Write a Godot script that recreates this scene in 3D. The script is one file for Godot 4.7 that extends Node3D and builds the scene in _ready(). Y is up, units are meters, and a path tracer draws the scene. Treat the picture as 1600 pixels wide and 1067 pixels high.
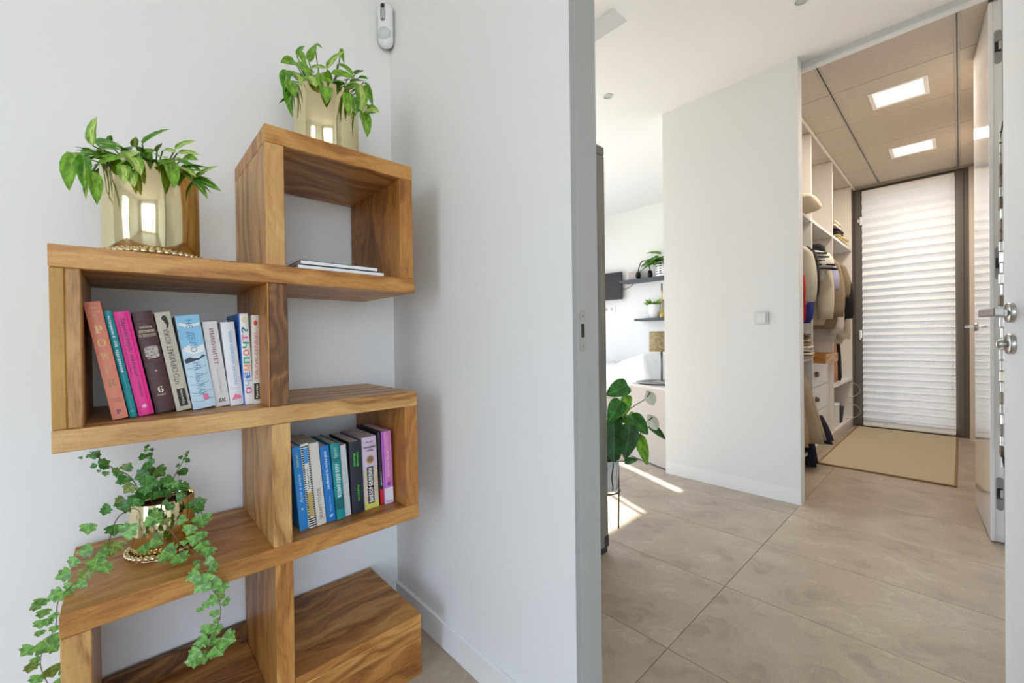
extends Node3D

const POTHOS_LOW := [
	[-0.097, 0.232, 0.036, -0.095, 0.282, 0.071, 0.02],
	[-0.125, 0.218, 0.005, -0.138, 0.135, 0.039, 0.028],
	[-0.11, 0.21, 0.025, -0.111, 0.138, 0.06, 0.022],
	[-0.098, 0.172, 0.051, -0.088, 0.103, 0.086, 0.022],
	[-0.116, 0.223, 0.005, -0.091, 0.216, 0.041, 0.018],
	[-0.096, 0.261, -0.024, -0.053, 0.256, 0.013, 0.016],
	[-0.092, 0.234, 0.006, -0.057, 0.24, 0.043, 0.018],
	[-0.087, 0.196, 0.046, -0.059, 0.206, 0.083, 0.027],
	[-0.061, 0.194, 0.057, -0.03, 0.225, 0.094, 0.033],
	[-0.041, 0.22, 0.078, -0.021, 0.173, 0.114, 0.027],
	[-0.072, 0.263, -0.023, -0.069, 0.277, 0.012, 0.009],
	[-0.026, 0.269, -0.021, -0.032, 0.283, 0.014, 0.016],
	[-0.016, 0.272, -0.001, 0.025, 0.315, 0.036, 0.011],
	[-0.017, 0.244, 0.019, -0.024, 0.251, 0.054, 0.013],
	[-0, 0.202, 0.07, 0.029, 0.219, 0.106, 0.027],
	[0.027, 0.221, 0.081, 0.034, 0.157, 0.117, 0.024],
	[0.011, 0.268, -0.02, 0.016, 0.284, 0.016, 0.013],
	[0.019, 0.26, 0.021, 0.039, 0.256, 0.057, 0.017],
	[0.043, 0.276, 0.002, 0.075, 0.301, 0.038, 0.016],
	[0.046, 0.262, 0.022, 0.082, 0.263, 0.059, 0.017],
	[0.058, 0.251, 0.032, 0.076, 0.245, 0.068, 0.019],
	[0.039, 0.234, 0.052, 0.09, 0.213, 0.089, 0.017],
	[0.079, 0.207, 0.033, 0.113, 0.241, 0.07, 0.011],
	[0.047, 0.217, 0.062, 0.072, 0.197, 0.098, 0.02],
	[0.071, 0.2, 0.043, 0.097, 0.158, 0.079, 0.016],
	[0.08, 0.21, 0.023, 0.123, 0.186, 0.06, 0.018],
	[-0.048, 0.191, 0.078, -0.05, 0.147, 0.113, 0.02],
	[-0.04, 0.184, 0.078, -0.034, 0.144, 0.114, 0.02],
	[-0.01, 0.238, -0.02, -0.003, 0.25, 0.015, 0.022],
	[0.008, 0.232, 0.03, 0.022, 0.209, 0.066, 0.022],
	[-0.075, 0.223, 0.017, -0.057, 0.202, 0.053, 0.024],
	[-0.028, 0.208, 0.059, -0.014, 0.181, 0.094, 0.022],
	[-0.017, 0.257, -0.051, 0.002, 0.272, -0.015, 0.022],
	[0.029, 0.255, -0.039, 0.052, 0.266, -0.003, 0.022],
	[-0.045, 0.263, -0.062, -0.037, 0.275, -0.027, 0.02],
	[0.065, 0.262, -0.047, 0.071, 0.28, -0.012, 0.02],
	[-0.08, 0.25, -0.053, -0.083, 0.258, -0.019, 0.018],
	[-0.108, 0.148, 0.025, -0.108, 0.116, 0.06, 0.007],
]
const POTHOS_HIGH := [
	[-0.071, 0.341, -0.046, -0.065, 0.356, -0.007, 0.017],
	[-0.083, 0.311, -0.029, -0.123, 0.284, -0.006, 0.025],
	[-0.085, 0.291, 0.002, -0.063, 0.248, 0.047, 0.03],
	[-0.04, 0.333, -0.035, -0.032, 0.369, 0.004, 0.021],
	[-0.023, 0.389, -0.029, -0.017, 0.368, 0.01, 0.011],
	[-0.072, 0.337, -0.015, -0.068, 0.286, 0.024, 0.017],
	[-0.052, 0.285, 0.003, -0.019, 0.288, 0.052, 0.038],
	[0.003, 0.309, 0.001, 0.031, 0.363, 0.048, 0.025],
	[0.042, 0.383, 0.015, 0.034, 0.327, 0.049, 0.011],
	[0.028, 0.327, 0.021, 0.06, 0.291, 0.069, 0.03],
	[0.087, 0.324, 0.01, 0.098, 0.329, 0.051, 0.021],
	[0.007, 0.288, 0.024, 0.058, 0.276, 0.079, 0.025],
	[-0.103, 0.273, -0.026, -0.124, 0.203, 0.004, 0.029],
	[-0.108, 0.226, 0.004, -0.104, 0.171, 0.043, 0.029],
	[-0.108, 0.224, -0.017, -0.11, 0.125, 0.02, 0.021],
	[-0.096, 0.206, -0.002, -0.12, 0.149, 0.027, 0.021],
	[-0.038, 0.243, 0.072, -0.034, 0.153, 0.11, 0.04],
	[-0.001, 0.243, 0.063, 0.016, 0.226, 0.106, 0.025],
	[0.027, 0.226, 0.073, 0.047, 0.236, 0.117, 0.033],
	[0.056, 0.267, 0.052, 0.083, 0.269, 0.098, 0.025],
	[0.081, 0.26, 0.071, 0.07, 0.166, 0.104, 0.033],
	[0.105, 0.294, 0.037, 0.116, 0.24, 0.078, 0.017],
	[0.109, 0.277, 0.049, 0.108, 0.209, 0.086, 0.017],
	[0.095, 0.188, 0.066, 0.117, 0.181, 0.11, 0.035],
	[0.088, 0.184, 0.063, 0.09, 0.099, 0.101, 0.032],
	[0.026, 0.204, 0.094, 0.016, 0.127, 0.128, 0.022],
	[0.049, 0.205, 0.086, 0.044, 0.139, 0.121, 0.022],
	[-0.091, 0.248, 0.021, -0.087, 0.203, 0.059, 0.033],
	[-0.064, 0.237, 0.052, -0.061, 0.197, 0.09, 0.033],
	[0.094, 0.313, 0.012, 0.108, 0.305, 0.054, 0.019],
	[-0.052, 0.295, -0.061, -0.034, 0.298, -0.017, 0.036],
	[-0.006, 0.312, -0.055, 0.011, 0.307, -0.012, 0.036],
	[0.038, 0.314, -0.04, 0.048, 0.316, 0.001, 0.036],
	[0.075, 0.315, -0.026, 0.077, 0.315, 0.011, 0.036],
	[-0.066, 0.291, -0.066, -0.089, 0.284, -0.037, 0.032],
]
const IVY := [
	[-0.068, 0.208, -0.02, -0.057, 0.226, -0.019, 0.021],
	[-0.033, 0.226, -0.031, -0.038, 0.242, -0.032, 0.017],
	[-0.028, 0.25, -0.002, -0.031, 0.259, -0.002, 0.009],
	[-0.02, 0.245, -0.026, -0.015, 0.252, -0.025, 0.008],
	[-0.012, 0.195, -0.034, 0.008, 0.173, -0.033, 0.03],
	[-0.026, 0.197, -0.001, -0.054, 0.186, -0.002, 0.03],
	[-0.025, 0.196, 0.051, -0.031, 0.166, 0.05, 0.03],
	[-0.029, 0.216, 0.039, -0.029, 0.233, 0.039, 0.017],
	[-0.023, 0.228, 0.035, -0.017, 0.238, 0.036, 0.013],
	[-0.064, 0.192, -0.021, -0.077, 0.173, -0.022, 0.023],
	[-0.054, 0.178, 0.011, -0.072, 0.16, 0.01, 0.025],
	[-0.081, 0.208, -0.016, -0.091, 0.219, -0.017, 0.015],
	[-0.077, 0.206, -0.027, -0.083, 0.19, -0.027, 0.017],
	[-0.113, 0.229, -0.035, -0.092, 0.233, -0.034, 0.021],
	[-0.12, 0.25, -0.024, -0.111, 0.265, -0.024, 0.017],
	[-0.125, 0.265, 0.047, -0.128, 0.272, 0.047, 0.008],
	[-0.116, 0.246, 0.037, -0.121, 0.237, 0.037, 0.011],
	[-0.099, 0.225, 0.036, -0.101, 0.213, 0.036, 0.012],
	[-0.11, 0.231, 0.035, -0.112, 0.224, 0.035, 0.007],
	[0.036, 0.186, -0.019, 0.045, 0.169, -0.018, 0.019],
	[0.047, 0.212, -0.007, 0.056, 0.205, -0.006, 0.011],
	[0.043, 0.22, 0.025, 0.04, 0.227, 0.025, 0.008],
	[0.046, 0.238, 0.035, 0.05, 0.243, 0.036, 0.007],
	[0.027, 0.21, 0.047, 0.024, 0.216, 0.047, 0.007],
	[0.014, 0.18, 0.049, 0.01, 0.156, 0.049, 0.025],
	[0.009, 0.154, -0.031, -0.003, 0.136, -0.032, 0.021],
	[-0.013, 0.175, 0.02, -0.006, 0.159, 0.02, 0.017],
	[-0.017, 0.154, 0.026, -0.017, 0.135, 0.026, 0.019],
	[-0.034, 0.151, 0.009, -0.042, 0.129, 0.009, 0.023],
	[-0.039, 0.151, -0.024, -0.048, 0.137, -0.025, 0.017],
	[-0.055, 0.13, 0.005, -0.085, 0.127, 0.003, 0.03],
	[-0.071, 0.137, -0.035, -0.089, 0.126, -0.035, 0.021],
	[-0.053, 0.156, 0.051, -0.057, 0.135, 0.051, 0.021],
	[0.018, 0.173, 0.047, 0.029, 0.15, 0.048, 0.025],
	[0.007, 0.15, 0.015, 0.003, 0.133, 0.015, 0.017],
	[-0.022, 0.159, -0.011, -0.018, 0.134, -0.011, 0.025],
	[-0.032, 0.177, 0.049, -0.036, 0.156, 0.049, 0.021],
	[-0.128, 0.112, 0.024, -0.132, 0.086, 0.024, 0.026],
	[-0.099, 0.139, 0.025, -0.106, 0.122, 0.025, 0.018],
	[-0.087, 0.103, 0.046, -0.088, 0.076, 0.046, 0.028],
	[-0.074, 0.088, 0.076, -0.046, 0.104, 0.078, 0.033],
	[-0.123, 0.064, 0.054, -0.148, 0.062, 0.053, 0.025],
	[-0.087, 0.079, 0.086, -0.094, 0.046, 0.086, 0.034],
	[-0.146, 0.056, 0.063, -0.158, 0.038, 0.062, 0.022],
	[-0.156, 0.029, 0.062, -0.18, 0.023, 0.061, 0.025],
	[-0.114, 0.058, 0.105, -0.12, 0.031, 0.104, 0.028],
	[-0.104, 0.043, 0.105, -0.097, 0.02, 0.105, 0.024],
	[-0.127, 0.038, 0.104, -0.14, 0.019, 0.103, 0.023],
	[-0.132, 0.019, 0.104, -0.149, 0.01, 0.103, 0.019],
	[-0.167, 0, 0.082, -0.19, -0.005, 0.081, 0.024],
	[-0.165, 0.006, 0.092, -0.169, -0.015, 0.092, 0.021],
	[-0.157, 0.006, 0.102, -0.151, -0.008, 0.103, 0.015],
	[-0.194, -0.006, 0.071, -0.205, -0.024, 0.07, 0.021],
	[-0.192, -0.029, 0.071, -0.199, -0.048, 0.07, 0.019],
	[-0.197, -0.049, 0.07, -0.2, -0.068, 0.07, 0.019],
	[-0.18, -0.039, 0.081, -0.175, -0.052, 0.082, 0.014],
	[-0.177, -0.065, 0.081, -0.18, -0.08, 0.081, 0.015],
	[-0.198, -0.07, 0.07, -0.203, -0.083, 0.07, 0.014],
	[-0.193, -0.086, 0.081, -0.18, -0.119, 0.081, 0.036],
	[-0.21, -0.096, 0.07, -0.227, -0.111, 0.069, 0.024],
	[-0.182, -0.105, 0.081, -0.174, -0.12, 0.082, 0.017],
	[-0.207, -0.121, 0.07, -0.207, -0.134, 0.07, 0.013],
	[-0.21, -0.132, 0.07, -0.217, -0.15, 0.069, 0.019],
	[-0.184, -0.146, 0.081, -0.181, -0.171, 0.081, 0.025],
	[-0.201, -0.16, 0.07, -0.213, -0.177, 0.07, 0.021],
	[-0.173, -0.175, 0.082, -0.165, -0.195, 0.082, 0.021],
	[-0.031, 0.118, 0.089, -0.003, 0.099, 0.09, 0.034],
	[-0.003, 0.103, 0.09, 0.004, 0.088, 0.09, 0.017],
	[-0.026, 0.068, 0.099, -0.003, 0.052, 0.1, 0.028],
	[-0.007, 0.039, 0.11, 0.018, 0.016, 0.111, 0.035],
	[0.019, 0.021, 0.111, 0.032, -0.007, 0.112, 0.03],
	[0.023, 0.095, 0.091, 0.042, 0.089, 0.092, 0.019],
	[0.011, 0.132, 0.081, 0.003, 0.119, 0.08, 0.015],
	[0.022, 0.139, 0.061, 0.041, 0.141, 0.062, 0.019],
	[0.046, 0.121, 0.062, 0.046, 0.104, 0.062, 0.017],
	[0.057, 0.112, 0.063, 0.083, 0.12, 0.064, 0.028],
	[0.066, 0.091, 0.083, 0.071, 0.057, 0.084, 0.034],
	[0.045, 0.082, 0.112, 0.035, 0.058, 0.112, 0.025],
	[0.049, 0.063, 0.133, 0.044, 0.037, 0.132, 0.026],
	[0.029, 0.054, 0.122, 0.029, 0.041, 0.122, 0.013],
	[0.057, 0.05, 0.153, 0.068, 0.027, 0.154, 0.026],
	[0.072, 0.039, 0.164, 0.066, 0.014, 0.163, 0.025],
	[0.076, 0.022, 0.194, 0.058, 0.014, 0.193, 0.019],
	[0.07, 0.012, 0.204, 0.081, -0.006, 0.204, 0.021],
	[0.046, 0.029, 0.192, 0.043, 0.017, 0.192, 0.013],
	[0.046, 0.015, 0.228, 0.022, 0.005, 0.226, 0.026],
	[0.072, -0.001, 0.229, 0.048, -0.031, 0.228, 0.038],
	[0.084, -0.023, 0.229, 0.088, -0.048, 0.23, 0.025],
	[0.079, -0.052, 0.229, 0.056, -0.055, 0.228, 0.024],
	[0.09, -0.062, 0.23, 0.098, -0.077, 0.23, 0.017],
	[0.061, -0.055, 0.228, 0.051, -0.067, 0.228, 0.015],
	[0.081, -0.045, 0.229, 0.081, -0.064, 0.229, 0.019],
	[0.074, -0.078, 0.229, 0.07, -0.095, 0.229, 0.018],
	[0.075, -0.097, 0.229, 0.077, -0.11, 0.229, 0.013],
	[0.062, -0.104, 0.228, 0.056, -0.129, 0.228, 0.025],
	[0.072, -0.115, 0.229, 0.081, -0.134, 0.229, 0.021],
	[0.085, -0.146, 0.229, 0.112, -0.164, 0.231, 0.032],
	[0.07, -0.158, 0.229, 0.086, -0.186, 0.23, 0.032],
	[0.058, -0.134, 0.228, 0.033, -0.136, 0.227, 0.025],
	[0.044, -0.151, 0.227, 0.023, -0.164, 0.226, 0.025],
	[0.051, -0.165, 0.228, 0.054, -0.189, 0.228, 0.024],
	[0.038, -0.169, 0.227, 0.034, -0.188, 0.227, 0.019],
	[0.033, -0.169, 0.227, 0.018, -0.166, 0.226, 0.015],
	[0.063, -0.135, 0.228, 0.063, -0.153, 0.228, 0.018],
]
const VINE_LEFT := [
	[-0.038, 0.127, 0.018],
	[-0.075, 0.124, 0.046],
	[-0.09, 0.1, 0.056],
	[-0.101, 0.063, 0.085],
	[-0.126, 0.031, 0.094],
	[-0.158, 0.007, 0.092],
	[-0.173, -0.019, 0.082],
	[-0.177, -0.067, 0.076],
	[-0.189, -0.095, 0.076],
	[-0.199, -0.124, 0.075],
	[-0.196, -0.158, 0.075],
	[-0.184, -0.198, 0.076],
]
const VINE_RIGHT := [
	[-0.005, 0.126, 0.03],
	[0.016, 0.149, 0.051],
	[-0.007, 0.136, 0.08],
	[0, 0.093, 0.09],
	[0.027, 0.043, 0.111],
	[0.049, 0.028, 0.153],
	[0.058, 0.007, 0.203],
	[0.065, -0.021, 0.228],
	[0.079, -0.052, 0.229],
	[0.083, -0.09, 0.229],
	[0.072, -0.126, 0.229],
	[0.055, -0.164, 0.228],
]
const VINE_OLIVE := [
	[-0.005, 0.126, 0.03],
	[0.029, 0.146, 0.051],
	[0.059, 0.118, 0.063],
	[0.069, 0.084, 0.073],
	[0.042, 0.073, 0.102],
]
const VINE_TOPA := [
	[-0.021, 0.117, -0.001],
	[-0.024, 0.177, 0.009],
	[-0.019, 0.255, 0.009],
]
const VINE_TOPB := [
	[-0.033, 0.12, -0.002],
	[-0.057, 0.193, 0.007],
	[-0.089, 0.224, 0.006],
	[-0.112, 0.253, 0.005],
	[-0.126, 0.269, 0.004],
]
const VINE_TOPC := [
	[0.005, 0.11, 0],
	[0.02, 0.17, 0.001],
	[0.041, 0.213, 0.002],
	[0.052, 0.237, 0.003],
]
const VINE_LOW := [
	[-0.09, 0.069, 0.086],
	[-0.127, 0.045, 0.074],
	[-0.147, 0.045, 0.073],
]
const VINE_FRONT := [
	[-0.001, 0.123, 0.04],
	[-0.024, 0.106, 0.089],
	[-0.009, 0.062, 0.1],
	[0.01, 0.032, 0.111],
]
const ANTHURIUM := [
	[0.055, 0.792, 0.114, -0.062, 0.751, 0.069, 0.098],
	[0.009, 0.709, 0.101, -0.082, 0.614, 0.092, 0.091],
	[-0.078, 0.602, 0.116, -0.135, 0.429, 0.157, 0.129],
	[-0.006, 0.589, 0.166, -0.079, 0.442, 0.185, 0.098],
	[0.058, 0.63, 0.137, 0.045, 0.555, 0.239, 0.085],
	[0.149, 0.574, 0.197, 0.129, 0.524, 0.29, 0.043],
	[0.061, 0.529, 0.175, 0.025, 0.403, 0.246, 0.064],
	[0.023, 0.395, 0.121, -0.004, 0.425, 0.204, 0.037],
	[0.14, 0.722, 0.061, 0.074, 0.633, 0.089, 0.062],
	[0.099, 0.609, 0.055, 0.073, 0.583, 0.141, 0.052],
	[0.12, 0.63, 0.12, 0.042, 0.571, 0.131, 0.057],
	[0.048, 0.621, 0.051, -0.028, 0.531, 0.065, 0.083],
]
const SPATHE := [
	[0.086, 0.771, 0.211, 0.106, 0.69, 0.24, 0.06],
	[0.088, 0.646, 0.214, 0.116, 0.563, 0.254, 0.06],
]
const SPADIX := [
	[0.016, 0.634, 0.119, 0.076, 0.722, 0.206, 0.092, 0.759, 0.229],
	[0.027, 0.574, 0.135, 0.082, 0.607, 0.214, 0.098, 0.633, 0.238],
]

var rng := RandomNumberGenerator.new()
var M := {}
var used := {}

# ---------------------------------------------------------------- helpers
func numbered(called: String) -> String:
	var k: int = used.get(called, 0)
	used[called] = k + 1
	return called if k == 0 else "%s_%03d" % [called, k]

func tag(o: Node, label: String, category: String, group := "") -> Node:
	o.set_meta("label", label)
	o.set_meta("category", category)
	if group != "":
		o.set_meta("group", group)
	return o

func thing(called: String, label: String, category: String, at := Vector3.ZERO, turn := 0.0, group := "") -> Node3D:
	var o := Node3D.new()
	o.name = numbered(called)
	add_child(o)
	o.position = at
	o.rotation.y = turn
	tag(o, label, category, group)
	return o

func structure(called: String, label: String, category: String, at := Vector3.ZERO) -> Node3D:
	var o := thing(called, label, category, at)
	o.set_meta("kind", "structure")
	return o

func obj(called: String, shape, m: Material, parent: Node = null, xf := Transform3D.IDENTITY) -> MeshInstance3D:
	var o := MeshInstance3D.new()
	if parent == null:
		o.name = numbered(called)
		parent = self
	else:
		o.name = called
	o.mesh = shape.commit() if shape is SurfaceTool else shape
	o.material_override = m
	o.transform = xf
	parent.add_child(o, true)
	return o

func struct(called: String, shape, m: Material, label: String, category: String) -> MeshInstance3D:
	var o := obj(called, shape, m)
	tag(o, label, category)
	o.set_meta("kind", "structure")
	return o

func mb(smooth := false) -> SurfaceTool:
	var st := SurfaceTool.new()
	st.begin(Mesh.PRIMITIVE_TRIANGLES)
	st.set_smooth_group(0 if smooth else -1)
	return st

func done(st: SurfaceTool, smooth := false) -> ArrayMesh:
	if smooth:
		st.index()
	st.generate_normals()
	return st.commit()

func vtx(st: SurfaceTool, p: Vector3, uv := Vector2.ZERO) -> void:
	st.set_uv(uv)
	st.add_vertex(p)

# one triangle whose front looks along "out"
func tri(st: SurfaceTool, a: Vector3, b: Vector3, c: Vector3, out: Vector3, ua := Vector2.ZERO, ub := Vector2.ZERO, uc := Vector2.ZERO) -> void:
	if (c - a).cross(b - a).dot(out) >= 0.0:
		vtx(st, a, ua); vtx(st, b, ub); vtx(st, c, uc)
	else:
		vtx(st, a, ua); vtx(st, c, uc); vtx(st, b, ub)

func quad(st: SurfaceTool, a: Vector3, b: Vector3, c: Vector3, d: Vector3, out: Vector3, ua := Vector2.ZERO, ub := Vector2.ZERO, uc := Vector2.ZERO, ud := Vector2.ZERO) -> void:
	tri(st, a, b, c, out, ua, ub, uc)
	tri(st, a, c, d, out, ua, uc, ud)

# box with chamfered edges; lo, hi corners; grain = axis the wood grain runs along
func cbox(st: SurfaceTool, lo: Vector3, hi: Vector3, bevel := 0.002, grain := 0, uvs := 1.0, uvo := Vector2.ZERO, xf := Transform3D.IDENTITY) -> void:
	var c := (lo + hi) / 2.0
	var h := (hi - lo) / 2.0
	var b := minf(bevel, minf(h.x, minf(h.y, h.z)) * 0.6)
	var uvf := func(p: Vector3, ax: int) -> Vector2:
		var o1 := (ax + 1) % 3
		var o2 := (ax + 2) % 3
		var g := grain
		if g == ax:
			return Vector2(p[o1] * 0.35, p[o2]) * uvs + uvo
		var w := o1 if o2 == g else o2
		return Vector2(p[g], p[w] + p[ax] * 0.83) * uvs + uvo
	var corner := func(sx: float, sy: float, sz: float, ax: int) -> Vector3:
		var s := Vector3(sx, sy, sz)
		var p := Vector3.ZERO
		for k in 3:
			p[k] = c[k] + s[k] * (h[k] - (0.0 if k == ax else b))
		return p
	for ax in 3:
		var o1 := (ax + 1) % 3
		var o2 := (ax + 2) % 3
		for s in [-1.0, 1.0]:
			var pts: Array[Vector3] = []
			for q in [[-1.0, -1.0], [1.0, -1.0], [1.0, 1.0], [-1.0, 1.0]]:
				var sg := Vector3.ZERO
				sg[ax] = s
				sg[o1] = q[0]
				sg[o2] = q[1]
				pts.append(corner.call(sg.x, sg.y, sg.z, ax))
			var out := Vector3.ZERO
			out[ax] = s
			quad(st, xf * pts[0], xf * pts[1], xf * pts[2], xf * pts[3], xf.basis * out, uvf.call(pts[0], ax), uvf.call(pts[1], ax), uvf.call(pts[2], ax), uvf.call(pts[3], ax))
		# edges along axis ax
		for s1 in [-1.0, 1.0]:
			for s2 in [-1.0, 1.0]:
				var e: Array[Vector3] = []
				for q in [[-1.0, o1], [1.0, o1], [1.0, o2], [-1.0, o2]]:
					var sg := Vector3.ZERO
					sg[ax] = q[0]
					sg[o1] = s1
					sg[o2] = s2
					e.append(corner.call(sg.x, sg.y, sg.z, q[1]))
				var out := Vector3.ZERO
				out[o1] = s1
				out[o2] = s2
				quad(st, xf * e[0], xf * e[1], xf * e[2], xf * e[3], xf.basis * out, uvf.call(e[0], o1), uvf.call(e[1], o1), uvf.call(e[2], o1), uvf.call(e[3], o1))
	for sx in [-1.0, 1.0]:
		for sy in [-1.0, 1.0]:
			for sz in [-1.0, 1.0]:
				var p0: Vector3 = corner.call(sx, sy, sz, 0)
				var p1: Vector3 = corner.call(sx, sy, sz, 1)
				var p2: Vector3 = corner.call(sx, sy, sz, 2)
				tri(st, xf * p0, xf * p1, xf * p2, xf.basis * Vector3(sx, sy, sz), uvf.call(p0, 0), uvf.call(p0, 0), uvf.call(p0, 0))

func box(lo: Vector3, hi: Vector3, bevel := 0.002, grain := 0, uvs := 1.0, uvo := Vector2.ZERO, xf := Transform3D.IDENTITY) -> ArrayMesh:
	var st := mb()
	cbox(st, lo, hi, bevel, grain, uvs, uvo, xf)
	return done(st)

func lathe(st: SurfaceTool, prof: Array, seg := 48, at := Transform3D.IDENTITY) -> void:
	for i in prof.size() - 1:
		var a: Vector2 = prof[i]
		var b: Vector2 = prof[i + 1]
		var nrm2 := Vector2(b.y - a.y, a.x - b.x)
		for k in seg:
			var t0 := TAU * k / seg
			var t1 := TAU * (k + 1) / seg
			var p := func(r: Vector2, t: float) -> Vector3: return Vector3(r.x * cos(t), r.y, r.x * sin(t))
			var tm := (t0 + t1) / 2.0
			var out := Vector3(nrm2.x * cos(tm), nrm2.y, nrm2.x * sin(tm))
			quad(st, at * p.call(a, t0), at * p.call(a, t1), at * p.call(b, t1), at * p.call(b, t0), at.basis * out, Vector2(k * 1.0 / seg, a.y), Vector2((k + 1.0) / seg, a.y), Vector2((k + 1.0) / seg, b.y), Vector2(k * 1.0 / seg, b.y))

func lathed(prof: Array, seg := 48) -> ArrayMesh:
	# profile parts split by null are smoothed separately
	var m := ArrayMesh.new()
	var st := mb(true)
	var run := []
	for q in prof + [null]:
		if q == null:
			if run.size() > 1:
				var s2 := mb(true)
				lathe(s2, run, seg)
				s2.index()
				s2.generate_normals()
				st.append_from(s2.commit(), 0, Transform3D.IDENTITY)
			run = []
		else:
			run.append(q)
	st.commit(m)
	return m

func tube(st: SurfaceTool, pts: Array, r: float, seg := 6, r1 := -1.0) -> void:
	var n := pts.size()
	var rings := []
	var side := Vector3.ZERO
	for i in n:
		var d: Vector3 = (pts[mini(i + 1, n - 1)] - pts[maxi(i - 1, 0)]).normalized()
		if side == Vector3.ZERO:
			side = d.cross(Vector3.UP if absf(d.y) < 0.9 else Vector3.RIGHT).normalized()
		side = (side - d * side.dot(d)).normalized()
		var up := side.cross(d)
		var rr := r if r1 < 0.0 else lerpf(r, r1, i / maxf(n - 1.0, 1.0))
		var ring := []
		for k in seg:
			var t := TAU * k / seg
			ring.append(pts[i] + (side * cos(t) + up * sin(t)) * rr)
		rings.append(ring)
	for i in n - 1:
		for k in seg:
			var a: Vector3 = rings[i][k]
			var b: Vector3 = rings[i][(k + 1) % seg]
			var c: Vector3 = rings[i + 1][(k + 1) % seg]
			var d2: Vector3 = rings[i + 1][k]
			quad(st, a, b, c, d2, (a + b) / 2.0 - pts[i])
	for e in [0, n - 1]:
		var out: Vector3 = pts[0] - pts[1] if e == 0 else pts[n - 1] - pts[n - 2]
		for k in seg:
			tri(st, pts[e], rings[e][k], rings[e][(k + 1) % seg], out)

func tubed(pts: Array, r: float, seg := 8, r1 := -1.0) -> ArrayMesh:
	var st := mb(true)
	tube(st, pts, r, seg, r1)
	return done(st, true)

func curve(pts: Array, per := 6) -> Array:
	var out := []
	for i in pts.size() - 1:
		var p0: Vector3 = pts[maxi(i - 1, 0)]
		var p1: Vector3 = pts[i]
		var p2: Vector3 = pts[i + 1]
		var p3: Vector3 = pts[mini(i + 2, pts.size() - 1)]
		for k in per:
			out.append(p1.cubic_interpolate(p2, p0, p3, k * 1.0 / per))
	out.append(pts[-1])
	return out

func v3s(rows: Array) -> Array:
	var out := []
	for r in rows:
		out.append(Vector3(r[0], r[1], r[2]))
	return out

# polygon (clockwise or not) extruded from z0 to z1 with chamfered rim
func slab(poly: PackedVector2Array, z0: float, z1: float, xf := Transform3D.IDENTITY) -> ArrayMesh:
	var st := mb()
	var idx := Geometry2D.triangulate_polygon(poly)
	for i in range(0, idx.size(), 3):
		for z in [z0, z1]:
			var out := xf.basis * Vector3(0, 0, 1.0 if z == z1 else -1.0)
			tri(st, xf * Vector3(poly[idx[i]].x, poly[idx[i]].y, z), xf * Vector3(poly[idx[i + 1]].x, poly[idx[i + 1]].y, z), xf * Vector3(poly[idx[i + 2]].x, poly[idx[i + 2]].y, z), out)
	var ccw := 0.0
	for i in poly.size():
		ccw += poly[i].cross(poly[(i + 1) % poly.size()])
	for i in poly.size():
		var a := poly[i]
		var b := poly[(i + 1) % poly.size()]
		var n2 := Vector2(b.y - a.y, a.x - b.x) * signf(ccw)
		quad(st, xf * Vector3(a.x, a.y, z0), xf * Vector3(b.x, b.y, z0), xf * Vector3(b.x, b.y, z1), xf * Vector3(a.x, a.y, z1), xf.basis * Vector3(n2.x, n2.y, 0))
	return done(st)

# loft of rounded slices: each slice {c: centre, a: half-axis vector, b: half-axis vector}
func loft(slices: Array, seg := 20, ripple := 0.0, waves := 5.0, square := 0.75) -> ArrayMesh:
	var st := mb(true)
	var rings := []
	for i in slices.size():
		var s: Dictionary = slices[i]
		var ring := []
		for k in seg:
			var t := TAU * k / seg
			var ct := signf(cos(t)) * pow(absf(cos(t)), square)
			var sn := signf(sin(t)) * pow(absf(sin(t)), square)
			var w: float = 1.0 + ripple * sin(t * waves + i * 0.35) * minf(1.0, i * 0.4)
			ring.append(s.c + s.a * ct * w + s.b * sn * w)
		rings.append(ring)
	for i in slices.size() - 1:
		for k in seg:
			var a: Vector3 = rings[i][k]
			var b: Vector3 = rings[i][(k + 1) % seg]
			var c: Vector3 = rings[i + 1][(k + 1) % seg]
			var d: Vector3 = rings[i + 1][k]
			quad(st, a, b, c, d, (a + b + c + d) / 4.0 - (slices[i].c + slices[i + 1].c) / 2.0, Vector2(k * 1.0 / seg, i * 0.2), Vector2((k + 1.0) / seg, i * 0.2), Vector2((k + 1.0) / seg, (i + 1) * 0.2), Vector2(k * 1.0 / seg, (i + 1) * 0.2))
	for e in [0, slices.size() - 1]:
		var o: int = 1 if e == 0 else slices.size() - 2
		for k in seg:
			tri(st, slices[e].c, rings[e][k], rings[e][(k + 1) % seg], slices[e].c - slices[o].c)
	return done(st, true)

func lettering(text: String, m: Material, parent: Node, at: Vector3, turn: float, long: float, high: float, bold := true, serif := false, called := "title_lettering") -> void:
	var f := SystemFont.new()
	f.font_names = PackedStringArray(["Droid Serif" if serif else "Droid Sans"])
	f.font_weight = 700 if bold else 400
	var tm := TextMesh.new()
	tm.text = text
	tm.font = f
	tm.font_size = 32
	tm.pixel_size = 0.001
	tm.depth = 0.02
	tm.curve_step = 0.5
	var bb := tm.get_aabb().size
	if bb.x < 1e-5:
		return
	var o := obj(called, tm, m, parent)
	o.transform = Transform3D(Basis(Vector3(0, 0, 1), turn) * Basis.from_scale(Vector3(long / bb.x, high / maxf(bb.y, 1e-4), 0.02)), at)

# ---------------------------------------------------------------- materials
func mat(c: Color, rough := 0.7, metal := 0.0) -> StandardMaterial3D:
	var m := StandardMaterial3D.new()
	m.albedo_color = c
	m.roughness = rough
	m.metallic = metal
	return m

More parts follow.
